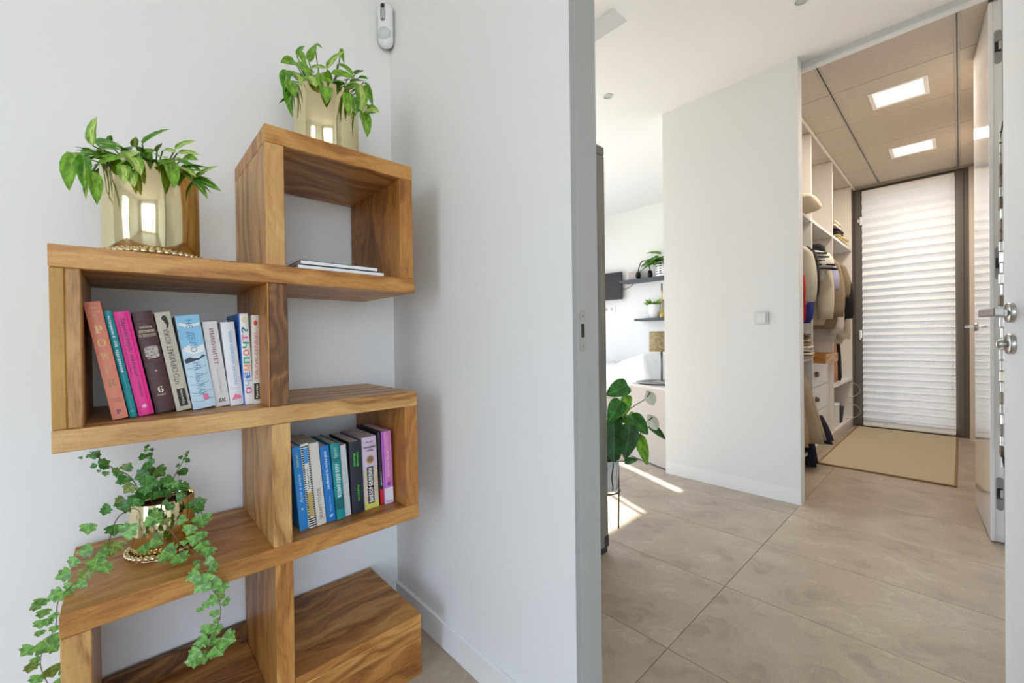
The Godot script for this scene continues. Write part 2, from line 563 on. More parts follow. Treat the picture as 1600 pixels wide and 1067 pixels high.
func rgb8(r: float, g: float, b: float) -> Color:
	return Color(r / 255.0, g / 255.0, b / 255.0)

func noise(sd: int, freq: float, oct := 4, type := FastNoiseLite.TYPE_SIMPLEX_SMOOTH) -> FastNoiseLite:
	var n := FastNoiseLite.new()
	n.seed = sd
	n.frequency = freq
	n.noise_type = type
	n.fractal_type = FastNoiseLite.FRACTAL_FBM
	n.fractal_octaves = oct
	return n

func noise_tex(sd: int, freq: float, ramp: Array, size := 512, normal := false, bump := 1.0) -> NoiseTexture2D:
	var t := NoiseTexture2D.new()
	t.width = size
	t.height = size
	t.seamless = true
	t.noise = noise(sd, freq)
	if normal:
		t.as_normal_map = true
		t.bump_strength = bump
	if ramp.size():
		var g := Gradient.new()
		g.offsets = PackedFloat32Array(range(ramp.size()).map(func(i): return i / (ramp.size() - 1.0)))
		g.colors = PackedColorArray(ramp)
		t.color_ramp = g
	return t

func cast_image(w: int, h: int, f: Callable) -> ImageTexture:
	var d := PackedByteArray()
	d.resize(w * h * 3)
	var i := 0
	for y in h:
		for x in w:
			var c: Color = f.call(x, y)
			d[i] = int(clampf(c.r, 0, 1) * 255.0)
			d[i + 1] = int(clampf(c.g, 0, 1) * 255.0)
			d[i + 2] = int(clampf(c.b, 0, 1) * 255.0)
			i += 3
	return ImageTexture.create_from_image(Image.create_from_data(w, h, false, Image.FORMAT_RGB8, d))

# u runs along the grain; the picture wraps because it is mirrored at its far edges
func wood(sd: int, light: Color, mid: Color, dark: Color, figure: float) -> StandardMaterial3D:
	var w := 768
	var h := 512
	var warp := noise(sd, 1.0, 3)
	var fine := noise(sd + 7, 1.0, 2)
	var blot := noise(sd + 13, 1.0, 3)
	var tex := cast_image(w, h, func(x: int, y: int) -> Color:
		var u := absf(2.0 * x / w - 1.0)
		var v := absf(2.0 * y / h - 1.0)
		var b := v + figure * warp.get_noise_2d(u * 1.5, v * 2.6)
		var rings := 0.5 + 0.5 * sin(b * 34.0 + 6.0 * blot.get_noise_2d(u * 0.7, v * 5.0))
		var streak := 0.5 + 0.9 * blot.get_noise_2d(u * 0.8 + 9.0, b * 9.0)
		var fi := fine.get_noise_2d(u * 9.0, v * 190.0)
		var t := clampf(0.62 * streak + 0.1 * rings + 0.08 + 0.2 * fi, 0.0, 1.0)
		var c := light.lerp(mid, clampf(t * 2.0, 0, 1)) if t < 0.5 else mid.lerp(dark, clampf((t - 0.5) * 2.0, 0, 1))
		var pore := fine.get_noise_2d(u * 40.0 + 50.0, v * 400.0)
		return c * (0.94 if pore > 0.5 else 1.0))
	var m := mat(Color.WHITE, 0.42)
	m.albedo_texture = tex
	m.metallic_specular = 0.45
	return m

func leaf_mat(base: Color, vein: Color, pale: Color, share: float, sd: int, light := 0.5) -> StandardMaterial3D:
	var n := noise(sd, 0.02, 3)
	var tex := cast_image(128, 128, func(x: int, y: int) -> Color:
		var u := absf(x / 63.5 - 1.0)
		var v := y / 127.0
		var c := base.lerp(base.darkened(0.3), clampf(0.5 + n.get_noise_2d(x, y) * 1.2, 0, 1))
		if share > 0.0:
			c = c.lerp(pale, clampf((share - u + 0.5 * n.get_noise_2d(x * 2.5, y * 1.2)) * 3.0, 0, 0.85))
		var side := fposmod(v * 6.0 - u * 1.6, 1.0)
		if side < 0.09:
			c = c.lerp(vein, 0.4)
		if u < 0.035:
			c = c.lerp(vein, 0.7)
		return c)
	var m := mat(Color.WHITE, 0.38)
	m.albedo_texture = tex
	m.backlight_enabled = true
	m.backlight = Color(light, light, light * 0.8)
	return m

func make_materials() -> void:
	M.wall = mat(rgb8(238, 238, 236), 0.9)
	M.ceiling = mat(rgb8(237, 237, 236), 0.92)
	M.beigewall = mat(rgb8(216, 204, 190), 0.9)
	M.base = mat(rgb8(244, 244, 242), 0.45)
	M.lining = mat(rgb8(168, 168, 164), 0.4)
	M.gloss = mat(rgb8(244, 244, 242), 0.06)
	M.gloss.metallic_specular = 0.6
	M.leafdoor = mat(rgb8(244, 245, 245), 0.3)
	M.steel = mat(rgb8(190, 188, 182), 0.28, 1.0)
	M.knob = mat(rgb8(120, 118, 116), 0.15, 1.0)
	M.hinge = mat(rgb8(150, 152, 152), 0.4, 0.8)
	M.black = mat(rgb8(18, 18, 20), 0.5)
	M.dark = mat(rgb8(52, 54, 58), 0.55)
	M.white = mat(rgb8(238, 238, 236), 0.5)
	M.whitegloss = mat(rgb8(236, 237, 238), 0.25)
	M.gold = mat(rgb8(222, 208, 165), 0.09, 1.0)
	M.beadgold = mat(rgb8(222, 206, 172), 0.22, 1.0)
	M.brass = mat(rgb8(190, 160, 90), 0.3, 1.0)
	M.soil = mat(rgb8(58, 46, 36), 0.95)
	M.paper = mat(rgb8(222, 216, 204), 0.9)
	M.wood = []
	M.wood.append(wood(11, rgb8(210, 160, 92), rgb8(178, 122, 60), rgb8(110, 64, 28), 0.13))
	M.wood.append(wood(23, rgb8(204, 148, 80), rgb8(168, 110, 52), rgb8(98, 56, 24), 0.2))
	M.wood.append(wood(37, rgb8(214, 172, 112), rgb8(190, 142, 84), rgb8(128, 82, 40), 0.1))
	M.burl = wood(51, rgb8(158, 112, 66), rgb8(112, 74, 42), rgb8(62, 40, 24), 0.45)
	M.sap = wood(67, rgb8(196, 152, 72), rgb8(184, 138, 60), rgb8(160, 116, 50), 0.06)
	M.tile = []
	for k in 3:
		M.tile.append(tile_mat(100 + 17 * k))
	M.grout = mat(rgb8(124, 112, 99), 0.95)
	M.rug = mat(Color.WHITE, 1.0)
	M.rug.albedo_texture = cast_image(256, 256, func(x: int, y: int) -> Color:
		var k := 0.5 + 0.25 * sin(x * TAU / 8.0) + 0.25 * sin(y * TAU / 8.0 + (PI if (x / 8) % 2 else 0.0))
		return rgb8(186, 168, 138).lerp(rgb8(210, 194, 164), k))
	M.rug.uv1_triplanar = true
	M.rug.uv1_scale = Vector3.ONE * 5.0
	M.rugedge = mat(rgb8(150, 122, 88), 1.0)
	M.panel = mat(rgb8(228, 224, 216), 0.6)
	M.cabin = mat(rgb8(236, 231, 223), 0.55)
	M.ctile = mat(Color.WHITE, 0.95)
	M.ctile.albedo_texture = noise_tex(5, 0.08, [rgb8(194, 184, 171), rgb8(204, 194, 182)], 256)
	M.ctile.uv1_triplanar = true
	M.tbar = mat(rgb8(176, 172, 162), 0.4, 0.3)
	M.frame = mat(rgb8(98, 92, 84), 0.5)
	M.blind = mat(rgb8(236, 236, 234), 0.9)
	M.blind.backlight_enabled = true
	M.blind.backlight = Color(0.4, 0.4, 0.4)
	M.curtain = mat(rgb8(236, 236, 234), 0.9)
	M.curtain.backlight_enabled = true
	M.curtain.backlight = Color(0.6, 0.6, 0.6)
	M.greycab = mat(Color.WHITE, 0.6)
	M.greycab.albedo_texture = noise_tex(8, 0.02, [rgb8(120, 118, 112), rgb8(146, 143, 136)], 256)
	M.greycab.uv1_triplanar = true
	M.greycab.uv1_scale = Vector3(3.0, 0.4, 3.0)
	M.bed = mat(rgb8(240, 240, 240), 0.95)
	M.beige = mat(rgb8(184, 174, 162), 0.7)
	M.lampshade = mat(Color.WHITE, 0.8)
	M.lampshade.albedo_texture = noise_tex(9, 0.05, [rgb8(96, 82, 56), rgb8(150, 132, 96), rgb8(186, 172, 136)], 256)
	M.lampshade.uv1_triplanar = true
	M.lampshade.uv1_scale = Vector3.ONE * 3.0
	M.pothos = [leaf_mat(rgb8(134, 188, 54), rgb8(170, 200, 90), rgb8(196, 214, 110), 0.0, 3), leaf_mat(rgb8(136, 188, 56), rgb8(190, 214, 110), rgb8(214, 224, 140), 0.45, 4), leaf_mat(rgb8(98, 162, 42), rgb8(140, 180, 70), rgb8(190, 210, 110), 0.12, 5)]
	M.ivy = [leaf_mat(rgb8(130, 188, 88), rgb8(178, 212, 150), Color.WHITE, 0.0, 6), leaf_mat(rgb8(72, 138, 46), rgb8(140, 186, 116), Color.WHITE, 0.0, 7), leaf_mat(rgb8(132, 152, 62), rgb8(180, 190, 110), Color.WHITE, 0.0, 8)]
	M.anth = [leaf_mat(rgb8(56, 138, 44), rgb8(120, 178, 96), Color.WHITE, 0.0, 9, 0.4), leaf_mat(rgb8(126, 186, 60), rgb8(150, 196, 90), Color.WHITE, 0.0, 10, 0.8), leaf_mat(rgb8(40, 104, 40), rgb8(90, 140, 76), Color.WHITE, 0.0, 12, 0.3)]
	M.spathe = mat(rgb8(226, 232, 214), 0.4)
	M.spathe.backlight_enabled = true
	M.spathe.backlight = Color(0.5, 0.5, 0.45)
	M.stem = mat(rgb8(84, 110, 52), 0.6)
	M.vine = mat(rgb8(110, 96, 66), 0.7)
	M.led = mat(rgb8(255, 250, 240), 0.6)
	M.led.emission_enabled = true
	M.led.emission = rgb8(255, 238, 214)
	M.led.emission_energy_multiplier = 1.6
	M.mirror = mat(rgb8(215, 215, 210), 0.05, 1.0)

func tile_mat(sd: int) -> StandardMaterial3D:
	var cloud := noise(sd, 1.0, 4)
	var streak := noise(sd + 3, 1.0, 3)
	var speck := noise(sd + 5, 1.0, 2)
	var tex := cast_image(640, 384, func(x: int, y: int) -> Color:
		var u := absf(2.0 * x / 640.0 - 1.0)
		var v := absf(2.0 * y / 384.0 - 1.0)
		var a := cloud.get_noise_2d(u * 2.2, v * 2.2)
		var s := streak.get_noise_2d(u * 5.0 + a, v * 9.0 + a * 2.0)
		var vein := 1.0 - absf(streak.get_noise_2d(u * 3.0 + 20.0 + a, v * 3.0 - u * 2.0)) * 9.0
		var p := speck.get_noise_2d(u * 90.0, v * 60.0)
		var c := rgb8(170, 153, 133).lerp(rgb8(188, 171, 150), clampf(0.5 + a * 0.7 + s * 0.3, 0, 1))
		c = c.lerp(rgb8(144, 127, 108), clampf(-a * 0.5 - s * 0.3 - 0.12, 0, 0.6))
		c = c.lerp(rgb8(208, 195, 177), clampf(vein, 0, 1) * 0.4 * clampf(a * 3.0 + 0.4, 0, 1))
		return c * (1.0 + 0.05 * p))
	var m := mat(Color.WHITE, 0.4)
	m.albedo_texture = tex
	m.metallic_specular = 0.5
	return m

# ---------------------------------------------------------------- plants
# unit leaf: base at the origin, tip at y = 1, width 1, front +z
func blade(kind: String) -> ArrayMesh:
	var half: Array
	match kind:
		"pothos": half = [[0.0, 0.0], [0.28, 0.04], [0.44, 0.18], [0.5, 0.36], [0.42, 0.58], [0.27, 0.78], [0.1, 0.93], [0.0, 1.0]]
		"ivy": half = [[0.0, 0.06], [0.16, -0.04], [0.34, 0.0], [0.46, 0.1], [0.5, 0.2], [0.36, 0.33], [0.44, 0.46], [0.42, 0.58], [0.26, 0.62], [0.14, 0.8], [0.0, 1.0]]
		"heart": half = [[0.0, 0.16], [0.1, 0.02], [0.26, -0.05], [0.42, 0.03], [0.5, 0.2], [0.49, 0.4], [0.4, 0.62], [0.24, 0.83], [0.09, 0.96], [0.0, 1.0]]
		_: half = [[0.0, 0.0], [0.2, 0.1], [0.44, 0.28], [0.5, 0.5], [0.36, 0.78], [0.12, 0.95], [0.0, 1.0]]
	var st := mb(true)
	var fold := 0.22 if kind != "spathe" else 0.5
	var droop := 0.16 if kind == "pothos" else 0.1
	var p3 := func(x: float, y: float) -> Vector3:
		var wav := 0.02 * sin(y * 13.0 + signf(x)) * absf(x) * 2.0
		return Vector3(x, y, fold * absf(x) - fold * 0.6 * x * x - droop * y * y + wav)
	for s in [-1.0, 1.0]:
		var n := 4
		for i in half.size() - 1:
			for k in n:
				var q := func(h: Array, t: float) -> Vector2: return Vector2(h[0] * t * s, h[1])
				var a: Vector2 = q.call(half[i], k * 1.0 / n)
				var b: Vector2 = q.call(half[i], (k + 1.0) / n)
				var c: Vector2 = q.call(half[i + 1], (k + 1.0) / n)
				var d: Vector2 = q.call(half[i + 1], k * 1.0 / n)
				var uv := func(p: Vector2) -> Vector2: return Vector2(p.x + 0.5, clampf(p.y, 0, 1))
				quad(st, p3.call(a.x, a.y), p3.call(b.x, b.y), p3.call(c.x, c.y), p3.call(d.x, d.y), Vector3(0, 0, 1), uv.call(a), uv.call(b), uv.call(c), uv.call(d))
	return done(st, true)

func put_leaf(parent: Node, mesh: Mesh, m: Material, base: Vector3, tip: Vector3, width: float, face: Vector3, called := "leaf") -> void:
	var y := tip - base
	var l := y.length()
	if l < 0.004:
		return
	y /= l
	var z := (face - y * face.dot(y)).normalized()
	var x := y.cross(z)
	obj(called, mesh, m, parent, Transform3D(Basis(x * width, y * l, z * l), base))

func bead_ring(parent: Node, r: float, br: float, y: float) -> void:
	var s := SphereMesh.new()
	s.radius = br
	s.height = br * 2.0
	s.radial_segments = 12
	s.rings = 6
	var n := int(TAU * r / (br * 2.02))
	for k in n:
		var t := TAU * k / n
		obj("bead", s, M.beadgold, parent, Transform3D(Basis.IDENTITY, Vector3(r * cos(t), y, r * sin(t))))

func gold_pot(parent: Node, r: float, h: float, y0: float) -> void:
	var w := 0.003
	var pot := obj("pot", lathed([Vector2(0.0, y0), Vector2(r - 0.004, y0), null, Vector2(r - 0.003, y0), Vector2(r, y0 + 0.003), Vector2(r, h - 0.002), Vector2(r - w * 0.5, h), Vector2(r - w, h - 0.002), Vector2(r - w, h - 0.03)], 96), M.gold, parent)
	obj("soil", lathed([Vector2(r - w, h - 0.028), Vector2(r * 0.6, h - 0.022), Vector2(0.0, h - 0.02)], 32), M.soil, pot)
	bead_ring(pot, r + 0.0062, 0.0064, y0 + 0.0068)
	obj("base_tray", lathed([Vector2(0, 0.0), Vector2(r + 0.004, 0.0), Vector2(r + 0.004, y0), Vector2(0, y0)], 64), M.beadgold, pot)

func pothos(rows: Array, at: Vector3, r: float, h: float, view: Vector3, label: String, sd: int) -> void:
	rng.seed = sd
	var t := thing("potted_pothos", label, "plant", at, 0.0, "gold pots with green plants")
	gold_pot(t, r, h, 0.003)
	var lf := blade("pothos")
	for row in rows:
		var b := Vector3(row[0], row[1], row[2])
		var tip := Vector3(row[3], row[4], row[5])
		var face := (view + Vector3(rng.randf_range(-0.5, 0.5), rng.randf_range(0.1, 0.9), 0)).normalized()
		var pale := rng.randf()
		put_leaf(t, lf, M.pothos[1 if pale < 0.3 else (2 if pale > 0.68 else 0)], b, tip, row[6] * 1.22, face)
		var st := curve([Vector3(b.x * 0.25, h - 0.024, b.z * 0.25), Vector3(b.x * 0.7, maxf(h + 0.012, (b.y + h) * 0.5), b.z * 0.7), b], 4)
		obj("stem", tubed(st, 0.0016, 5), M.stem, t)
	# leaves behind and around, so that the crown is full from the side too
	for k in 44:
		var a := rng.randf() * TAU
		var rr := r * rng.randf_range(0.3, 1.05)
		var b := Vector3(cos(a) * rr, h + rng.randf_range(0.0, 0.02), sin(a) * rr * 0.9 - 0.01)
		var d := Vector3(cos(a), rng.randf_range(-0.5, 0.45), sin(a)).normalized()
		put_leaf(t, lf, M.pothos[rng.randi() % 3], b, b + d * rng.randf_range(0.035, 0.06), 0.026, Vector3(d.x * 0.3, 1, d.z * 0.3 + 0.3))

func ivy(at: Vector3) -> void:
	rng.seed = 77
	var t := thing("potted_ivy", "small gold pot of trailing ivy whose two long vines hang off the low wooden shelf", "plant", at, 0.0, "gold pots with green plants")
	gold_pot(t, 0.063, 0.133, 0.004)
	var lf := blade("ivy")
	for row in IVY:
		var b := Vector3(row[0], row[1], row[2])
		var tip := Vector3(row[3], row[4], row[5])
		var face := Vector3(rng.randf_range(-0.45, 0.45), rng.randf_range(0.0, 0.7), 1).normalized()
		var dark := b.y > 0.1
		var k := rng.randf()
		put_leaf(t, lf, M.ivy[1 if dark and k < 0.75 else (2 if k > 0.9 else 0)], b, tip, row[6] * 1.3, face)
		if rng.randf() < (0.8 if dark else 0.35):
			var j := Vector3(rng.randf_range(-0.016, 0.016), rng.randf_range(-0.012, 0.012), rng.randf_range(-0.012, 0.008))
			var tw := (tip - b).rotated(Vector3(0, 0, 1), rng.randf_range(-1.2, 1.2)) * 0.85
			put_leaf(t, lf, M.ivy[1 if dark else 0], b + j, b + j + tw, row[6] * 1.05, (face + Vector3(0, 0.5, 0)).normalized())
	for v in [VINE_LEFT, VINE_RIGHT, VINE_OLIVE, VINE_TOPA, VINE_TOPB, VINE_TOPC, VINE_LOW, VINE_FRONT]:
		obj("vine", tubed(curve(v3s(v), 5), 0.0013, 5, 0.0007), M.vine, t)

func anthurium(at: Vector3) -> void:
	rng.seed = 5
	var t := thing("potted_anthurium", "leafy green plant with two white flowers in a striped pot on thin black wire stand", "plant", at)
	var pot := obj("pot", lathed([Vector2(0.0, 0.23), Vector2(0.07, 0.23), null, Vector2(0.07, 0.23), Vector2(0.074, 0.234), Vector2(0.08, 0.39), Vector2(0.077, 0.392), Vector2(0.074, 0.386), Vector2(0.072, 0.36)], 48), M.whitegloss, t)
	obj("soil", lathed([Vector2(0.073, 0.37), Vector2(0.0, 0.374)], 24), M.soil, pot)
	for k in 14:
		var a := TAU * k / 14.0 + 0.08
		var sm := mb()
		var wdt := 0.05 + 0.05 * (k % 3)
		for q in 6:
			var y0 := 0.236 + q * 0.025
			var y1 := y0 + 0.025
			var r0 := 0.0745 + (y0 - 0.234) * 0.0385
			var r1 := 0.0745 + (y1 - 0.234) * 0.0385
			var j0 := a + 0.05 * sin(q * 1.3 + k)
			var j1 := a + 0.05 * sin((q + 1) * 1.3 + k)
			quad(sm, Vector3(r0 * cos(j0), y0, r0 * sin(j0)), Vector3(r0 * cos(j0 + wdt), y0, r0 * sin(j0 + wdt)), Vector3(r1 * cos(j1 + wdt), y1, r1 * sin(j1 + wdt)), Vector3(r1 * cos(j1), y1, r1 * sin(j1)), Vector3(cos(a), 0, sin(a)))
		obj("black_stripe", done(sm), M.black, pot)
	for k in 3:
		var a := 0.55 + TAU * k / 3.0
		var d := Vector3(cos(a), 0, sin(a))
		obj("stand_leg", tubed([d * 0.085 + Vector3(0, 0.4, 0), d * 0.086 + Vector3(0, 0.2, 0), d * 0.082], 0.004, 8), M.black, t)
	for y in [0.4, 0.222]:
		var ring := []
		for k in 33:
			ring.append(Vector3(0.085 * cos(TAU * k / 32), y, 0.085 * sin(TAU * k / 32)))
		obj("stand_ring", tubed(ring, 0.0035, 6), M.black, t)
	var lf := blade("heart")
	var mi := [0, 0, 2, 2, 0, 2, 1, 0, 1, 1, 1, 0]
	var i := 0
	for row in ANTHURIUM:
		var b := Vector3(row[0], row[1], row[2])
		var tip := Vector3(row[3], row[4], row[5])
		put_leaf(t, lf, M.anth[mi[i]], b, tip, row[6], Vector3(-0.75 + rng.randf_range(-0.25, 0.25), 0.35, 0.6))
		obj("stem", tubed(curve([Vector3(b.x * 0.12, 0.37, b.z * 0.12), Vector3(b.x * 0.5, (0.37 + b.y) * 0.5, b.z * 0.5), b], 4), 0.0028, 5), M.stem, t)
		i += 1
	for k in 4:
		var a := -1.0 + k * 0.6
		var b := Vector3(cos(a) * 0.07, 0.47 + 0.05 * k, sin(a) * 0.07)
		var d := Vector3(cos(a), 0.1, sin(a))
		put_leaf(t, lf, M.anth[k % 3], b, b + d * 0.14 - Vector3(0, 0.05, 0), 0.1, Vector3(0, 1, 0) + d)
	var sp := blade("spathe")
	for k in 2:
		var r: Array = SPATHE[k]
		put_leaf(t, sp, M.spathe, Vector3(r[0], r[1], r[2]), Vector3(r[3], r[4], r[5]), r[6], Vector3(-0.8, 0.3, 0.55), "flower_spathe")
		var q: Array = SPADIX[k]
		obj("flower_stem", tubed(curve([Vector3(0, 0.37, 0), Vector3(q[0], q[1], q[2]), Vector3(q[3], q[4], q[5])], 4), 0.0025, 6), M.stem, t)
		obj("flower_spadix", tubed([Vector3(q[3], q[4], q[5]), Vector3(q[6], q[7], q[8])], 0.004, 8, 0.003), M.stem, t)

# ---------------------------------------------------------------- books
func book(label: String, x0: float, y0: float, z0: float, w: float, h: float, lean: float, depth: float, c: Color, group: String, pages := true, glossy := 0.45) -> Node3D:
	var t := thing("book", label, "book", Vector3(x0, y0, z0), 0.0, group)
	# turned about the lower edge it stands on
	t.rotation.z = deg_to_rad(-lean)
	var cm := mat(c, glossy)
	var st := mb()
	var b := 0.0022
	# cover: two boards and a softly rounded spine
	cbox(st, Vector3(0, 0, -depth), Vector3(b, h, -0.001), 0.0005)
	cbox(st, Vector3(w - b, 0, -depth), Vector3(w, h, -0.001), 0.0005)
	var n := 8
	for k in n:
		var f := func(q: int, back: bool) -> Vector3:
			var u := q * 1.0 / n
			var bulge := 0.0022 * sin(PI * u)
			return Vector3(u * w, 0, bulge - (0.002 if back else 0.0))
		var a: Vector3 = f.call(k, false)
		var e: Vector3 = f.call(k + 1, false)
		var up := Vector3(0, h, 0)
		quad(st, a, e, e + up, a + up, Vector3(0, 0, 1))
		var a2: Vector3 = f.call(k, true)
		var e2: Vector3 = f.call(k + 1, true)
		quad(st, a2, e2, e2 + up, a2 + up, Vector3(0, 0, -1))
		quad(st, a + up, e + up, e2 + up, a2 + up, Vector3(0, 1, 0))
		quad(st, a, e, e2, a2, Vector3(0, -1, 0))
	obj("cover", done(st), cm, t)
	obj("pages", box(Vector3(b + 0.0002, 0.003 if pages else 0.0005, -depth + 0.003), Vector3(w - b - 0.0002, h - (0.003 if pages else 0.0006), -0.0025), 0.0003), M.paper, t)
	return t

# lettering on the spine: f = place along the height of the middle, up = true reads upwards
func spine(t: Node, text: String, c: Color, w: float, h: float, fmid: float, flen: float, share: float, up: bool, bold := true, serif := false, across := 0.5) -> void:
	var bulge := 0.0022 * sin(PI * across)
	lettering(text, mat(c, 0.5), t, Vector3(w * across, h * fmid, bulge + 0.0013), PI / 2 if up else -PI / 2, h * flen, w * share, bold, serif)

func spine_flat(t: Node, text: String, c: Color, w: float, h: float, fmid: float, long: float, high: float, bold := true, serif := false) -> void:
	lettering(text, mat(c, 0.5), t, Vector3(w * 0.5, h * fmid, 0.0032), 0.0, w * long, h * high, bold, serif)

func patch(t: Node, called: String, c: Color, x0: float, x1: float, y0: float, y1: float, lift := 0.0026) -> void:
	obj(called, box(Vector3(x0, y0, 0.0), Vector3(x1, y1, lift), 0.0003), mat(c, 0.5), t)

func books() -> void:
	var g := "books on the upper left shelf"
	var y := 0.8885
	var t: Node3D
	# ---- upper left box
	t = book("tallest salmon orange book leaning at the left end of the upper row", -0.810, y, 0.319, 0.025, 0.25, -9.2, 0.16, rgb8(226, 138, 112), g)
	spine_flat(t, "THE", rgb8(240, 205, 150), 0.025, 0.25, 0.945, 0.4, 0.012, true, true)
	spine_flat(t, "48 LAWS", rgb8(240, 205, 150), 0.025, 0.25, 0.915, 0.72, 0.012, true, true)
	spine_flat(t, "OF", rgb8(240, 205, 150), 0.025, 0.25, 0.888, 0.28, 0.012, true, true)
	var k := 0
	for ch in ["P", "O", "W", "E", "R"]:
		spine_flat(t, ch, [rgb8(240, 205, 140), rgb8(238, 190, 120), rgb8(226, 176, 112), rgb8(214, 160, 104), rgb8(182, 138, 84)][k], 0.025, 0.25, 0.765 - 0.113 * k, 0.52, 0.062, true, true)
		k += 1
	spine_flat(t, "ROBERT", rgb8(170, 110, 90), 0.025, 0.25, 0.175, 0.66, 0.01, false, true)
	spine_flat(t, "GREENE", rgb8(170, 110, 90), 0.025, 0.25, 0.155, 0.66, 0.01, false, true)
	spine_flat(t, "P", rgb8(88, 40, 90), 0.025, 0.25, 0.06, 0.28, 0.036, true, true)
	t = book("slim teal paperback between the salmon book and the hot pink one", -0.7828, y, 0.308, 0.0128, 0.234, -9.4, 0.15, rgb8(18, 146, 152), g)
	spine(t, "натворили Я   ОТК   куда девался", rgb8(225, 240, 240), 0.0128, 0.234, 0.69, 0.52, 0.5, false)
	spine_flat(t, "а2", rgb8(140, 205, 205), 0.0128, 0.234, 0.06, 0.5, 0.015)
	t = book("hot pink hardback with dark blue title running down the spine", -0.7680, y, 0.302, 0.026, 0.232, -9.6, 0.16, rgb8(240, 44, 148), g)
	patch(t, "hinge_fold", rgb8(214, 20, 122), 0.0205, 0.0213, 0.0, 0.2318, 0.0024)
	spine(t, "Здравствуй, малыш!", rgb8(74, 30, 92), 0.026, 0.232, 0.66, 0.56, 0.3, false, false, false, 0.5)
	spine(t, "как провести первый год вместе с ребёнком", rgb8(150, 20, 96), 0.026, 0.232, 0.66, 0.52, 0.12, false, false, false, 0.2)
	spine(t, "Л. Л. НЕКРАСОВА", rgb8(110, 24, 90), 0.026, 0.232, 0.27, 0.18, 0.16, false, false, false, 0.5)
	spine_flat(t, "@", rgb8(250, 236, 244), 0.026, 0.232, 0.09, 0.28, 0.032)
	t = book("dark maroon hardback reader with a small picture and the figure 6", -0.7380, y, 0.284, 0.035, 0.234, -9.6, 0.16, rgb8(74, 34, 36), g)
	spine_flat(t, "НОВЕЙШАЯ", rgb8(226, 210, 180), 0.035, 0.234, 0.845, 0.6, 0.026, true, true)
	spine_flat(t, "ХРЕСТОМАТИЯ", rgb8(226, 210, 180), 0.035, 0.234, 0.805, 0.78, 0.026, true, false)
	spine_flat(t, "ПО ЛИТЕРАТУРЕ", rgb8(226, 210, 180), 0.035, 0.234, 0.765, 0.86, 0.026, true, true)
	for q in [0.9, 0.72, 0.505, 0.32, 0.12]:
		patch(t, "gilt_band", rgb8(104, 48, 44), 0.0006, 0.0344, 0.234 * q, 0.234 * q + 0.0016, 0.0026)
	var pic := obj("spine_picture", slab(PackedVector2Array([Vector2(0.006, 0.13), Vector2(0.0095, 0.126), Vector2(0.0265, 0.126), Vector2(0.03, 0.13), Vector2(0.03, 0.15), Vector2(0.0265, 0.154), Vector2(0.0095, 0.154), Vector2(0.006, 0.15)]), 0.0, 0.0029), null, t)
	var pm := mat(Color.WHITE, 0.5)
	pm.albedo_texture = noise_tex(31, 0.03, [rgb8(70, 60, 56), rgb8(150, 140, 130), rgb8(214, 208, 200), rgb8(160, 110, 80)], 128)
	pm.uv1_triplanar = true
	pm.uv1_scale = Vector3.ONE * 30.0
	pic.material_override = pm
	spine_flat(t, "+", rgb8(226, 210, 180), 0.035, 0.234, 0.415, 0.14, 0.022)
	spine_flat(t, "6", rgb8(236, 226, 206), 0.035, 0.234, 0.225, 0.28, 0.058, true, true)
	spine_flat(t, "КЛАСС", rgb8(226, 210, 180), 0.035, 0.234, 0.175, 0.42, 0.018, true, true)
	t = book("cream paperback with tall black title and a black bird emblem", -0.7010, y, 0.282, 0.0285, 0.234, -9.3, 0.15, rgb8(206, 198, 178), g)
	spine(t, "ЧТО СКРЫВАЕТ КОЖА", rgb8(40, 38, 36), 0.0285, 0.234, 0.55, 0.56, 0.36, true, false)
	obj("bird_emblem", slab(PackedVector2Array([Vector2(0.010, 0.219), Vector2(0.013, 0.225), Vector2(0.018, 0.226), Vector2(0.021, 0.22), Vector2(0.022, 0.207), Vector2(0.0195, 0.197), Vector2(0.015, 0.195), Vector2(0.0175, 0.202), Vector2(0.014, 0.212)]), 0.0, 0.0029), M.black, t)
	patch(t, "publisher_badge", rgb8(36, 32, 30), 0.008, 0.0235, 0.01, 0.052, 0.0029)
	spine(t, "Прочти", rgb8(206, 198, 178), 0.0285, 0.234, 0.135, 0.15, 0.2, true, true, false, 0.55)
	t = book("wide pale blue book with a snowy mountain and sky drawn on its spine", -0.6705, y, 0.288, 0.0455, 0.226, -8.0, 0.16, rgb8(196, 222, 236), g)
	patch(t, "sky_band", rgb8(140, 200, 232), 0.0012, 0.0443, 0.148, 0.2255, 0.0025)
	obj("cloud_band", slab(PackedVector2Array([Vector2(0.002, 0.204), Vector2(0.02, 0.196), Vector2(0.042, 0.2), Vector2(0.042, 0.206), Vector2(0.022, 0.204), Vector2(0.004, 0.21)]), 0.0, 0.0029), M.white, t)
	obj("cloud_band", slab(PackedVector2Array([Vector2(0.003, 0.142), Vector2(0.02, 0.132), Vector2(0.043, 0.136), Vector2(0.043, 0.154), Vector2(0.03, 0.148), Vector2(0.018, 0.156), Vector2(0.005, 0.15)]), 0.0, 0.0029), M.white, t)
	obj("mountain_ridge", slab(PackedVector2Array([Vector2(0.002, 0.122), Vector2(0.012, 0.126), Vector2(0.02, 0.122), Vector2(0.03, 0.121), Vector2(0.038, 0.129), Vector2(0.0435, 0.126), Vector2(0.03, 0.118), Vector2(0.012, 0.114), Vector2(0.003, 0.112)]), 0.0, 0.0029), mat(rgb8(44, 56, 70), 0.5), t)
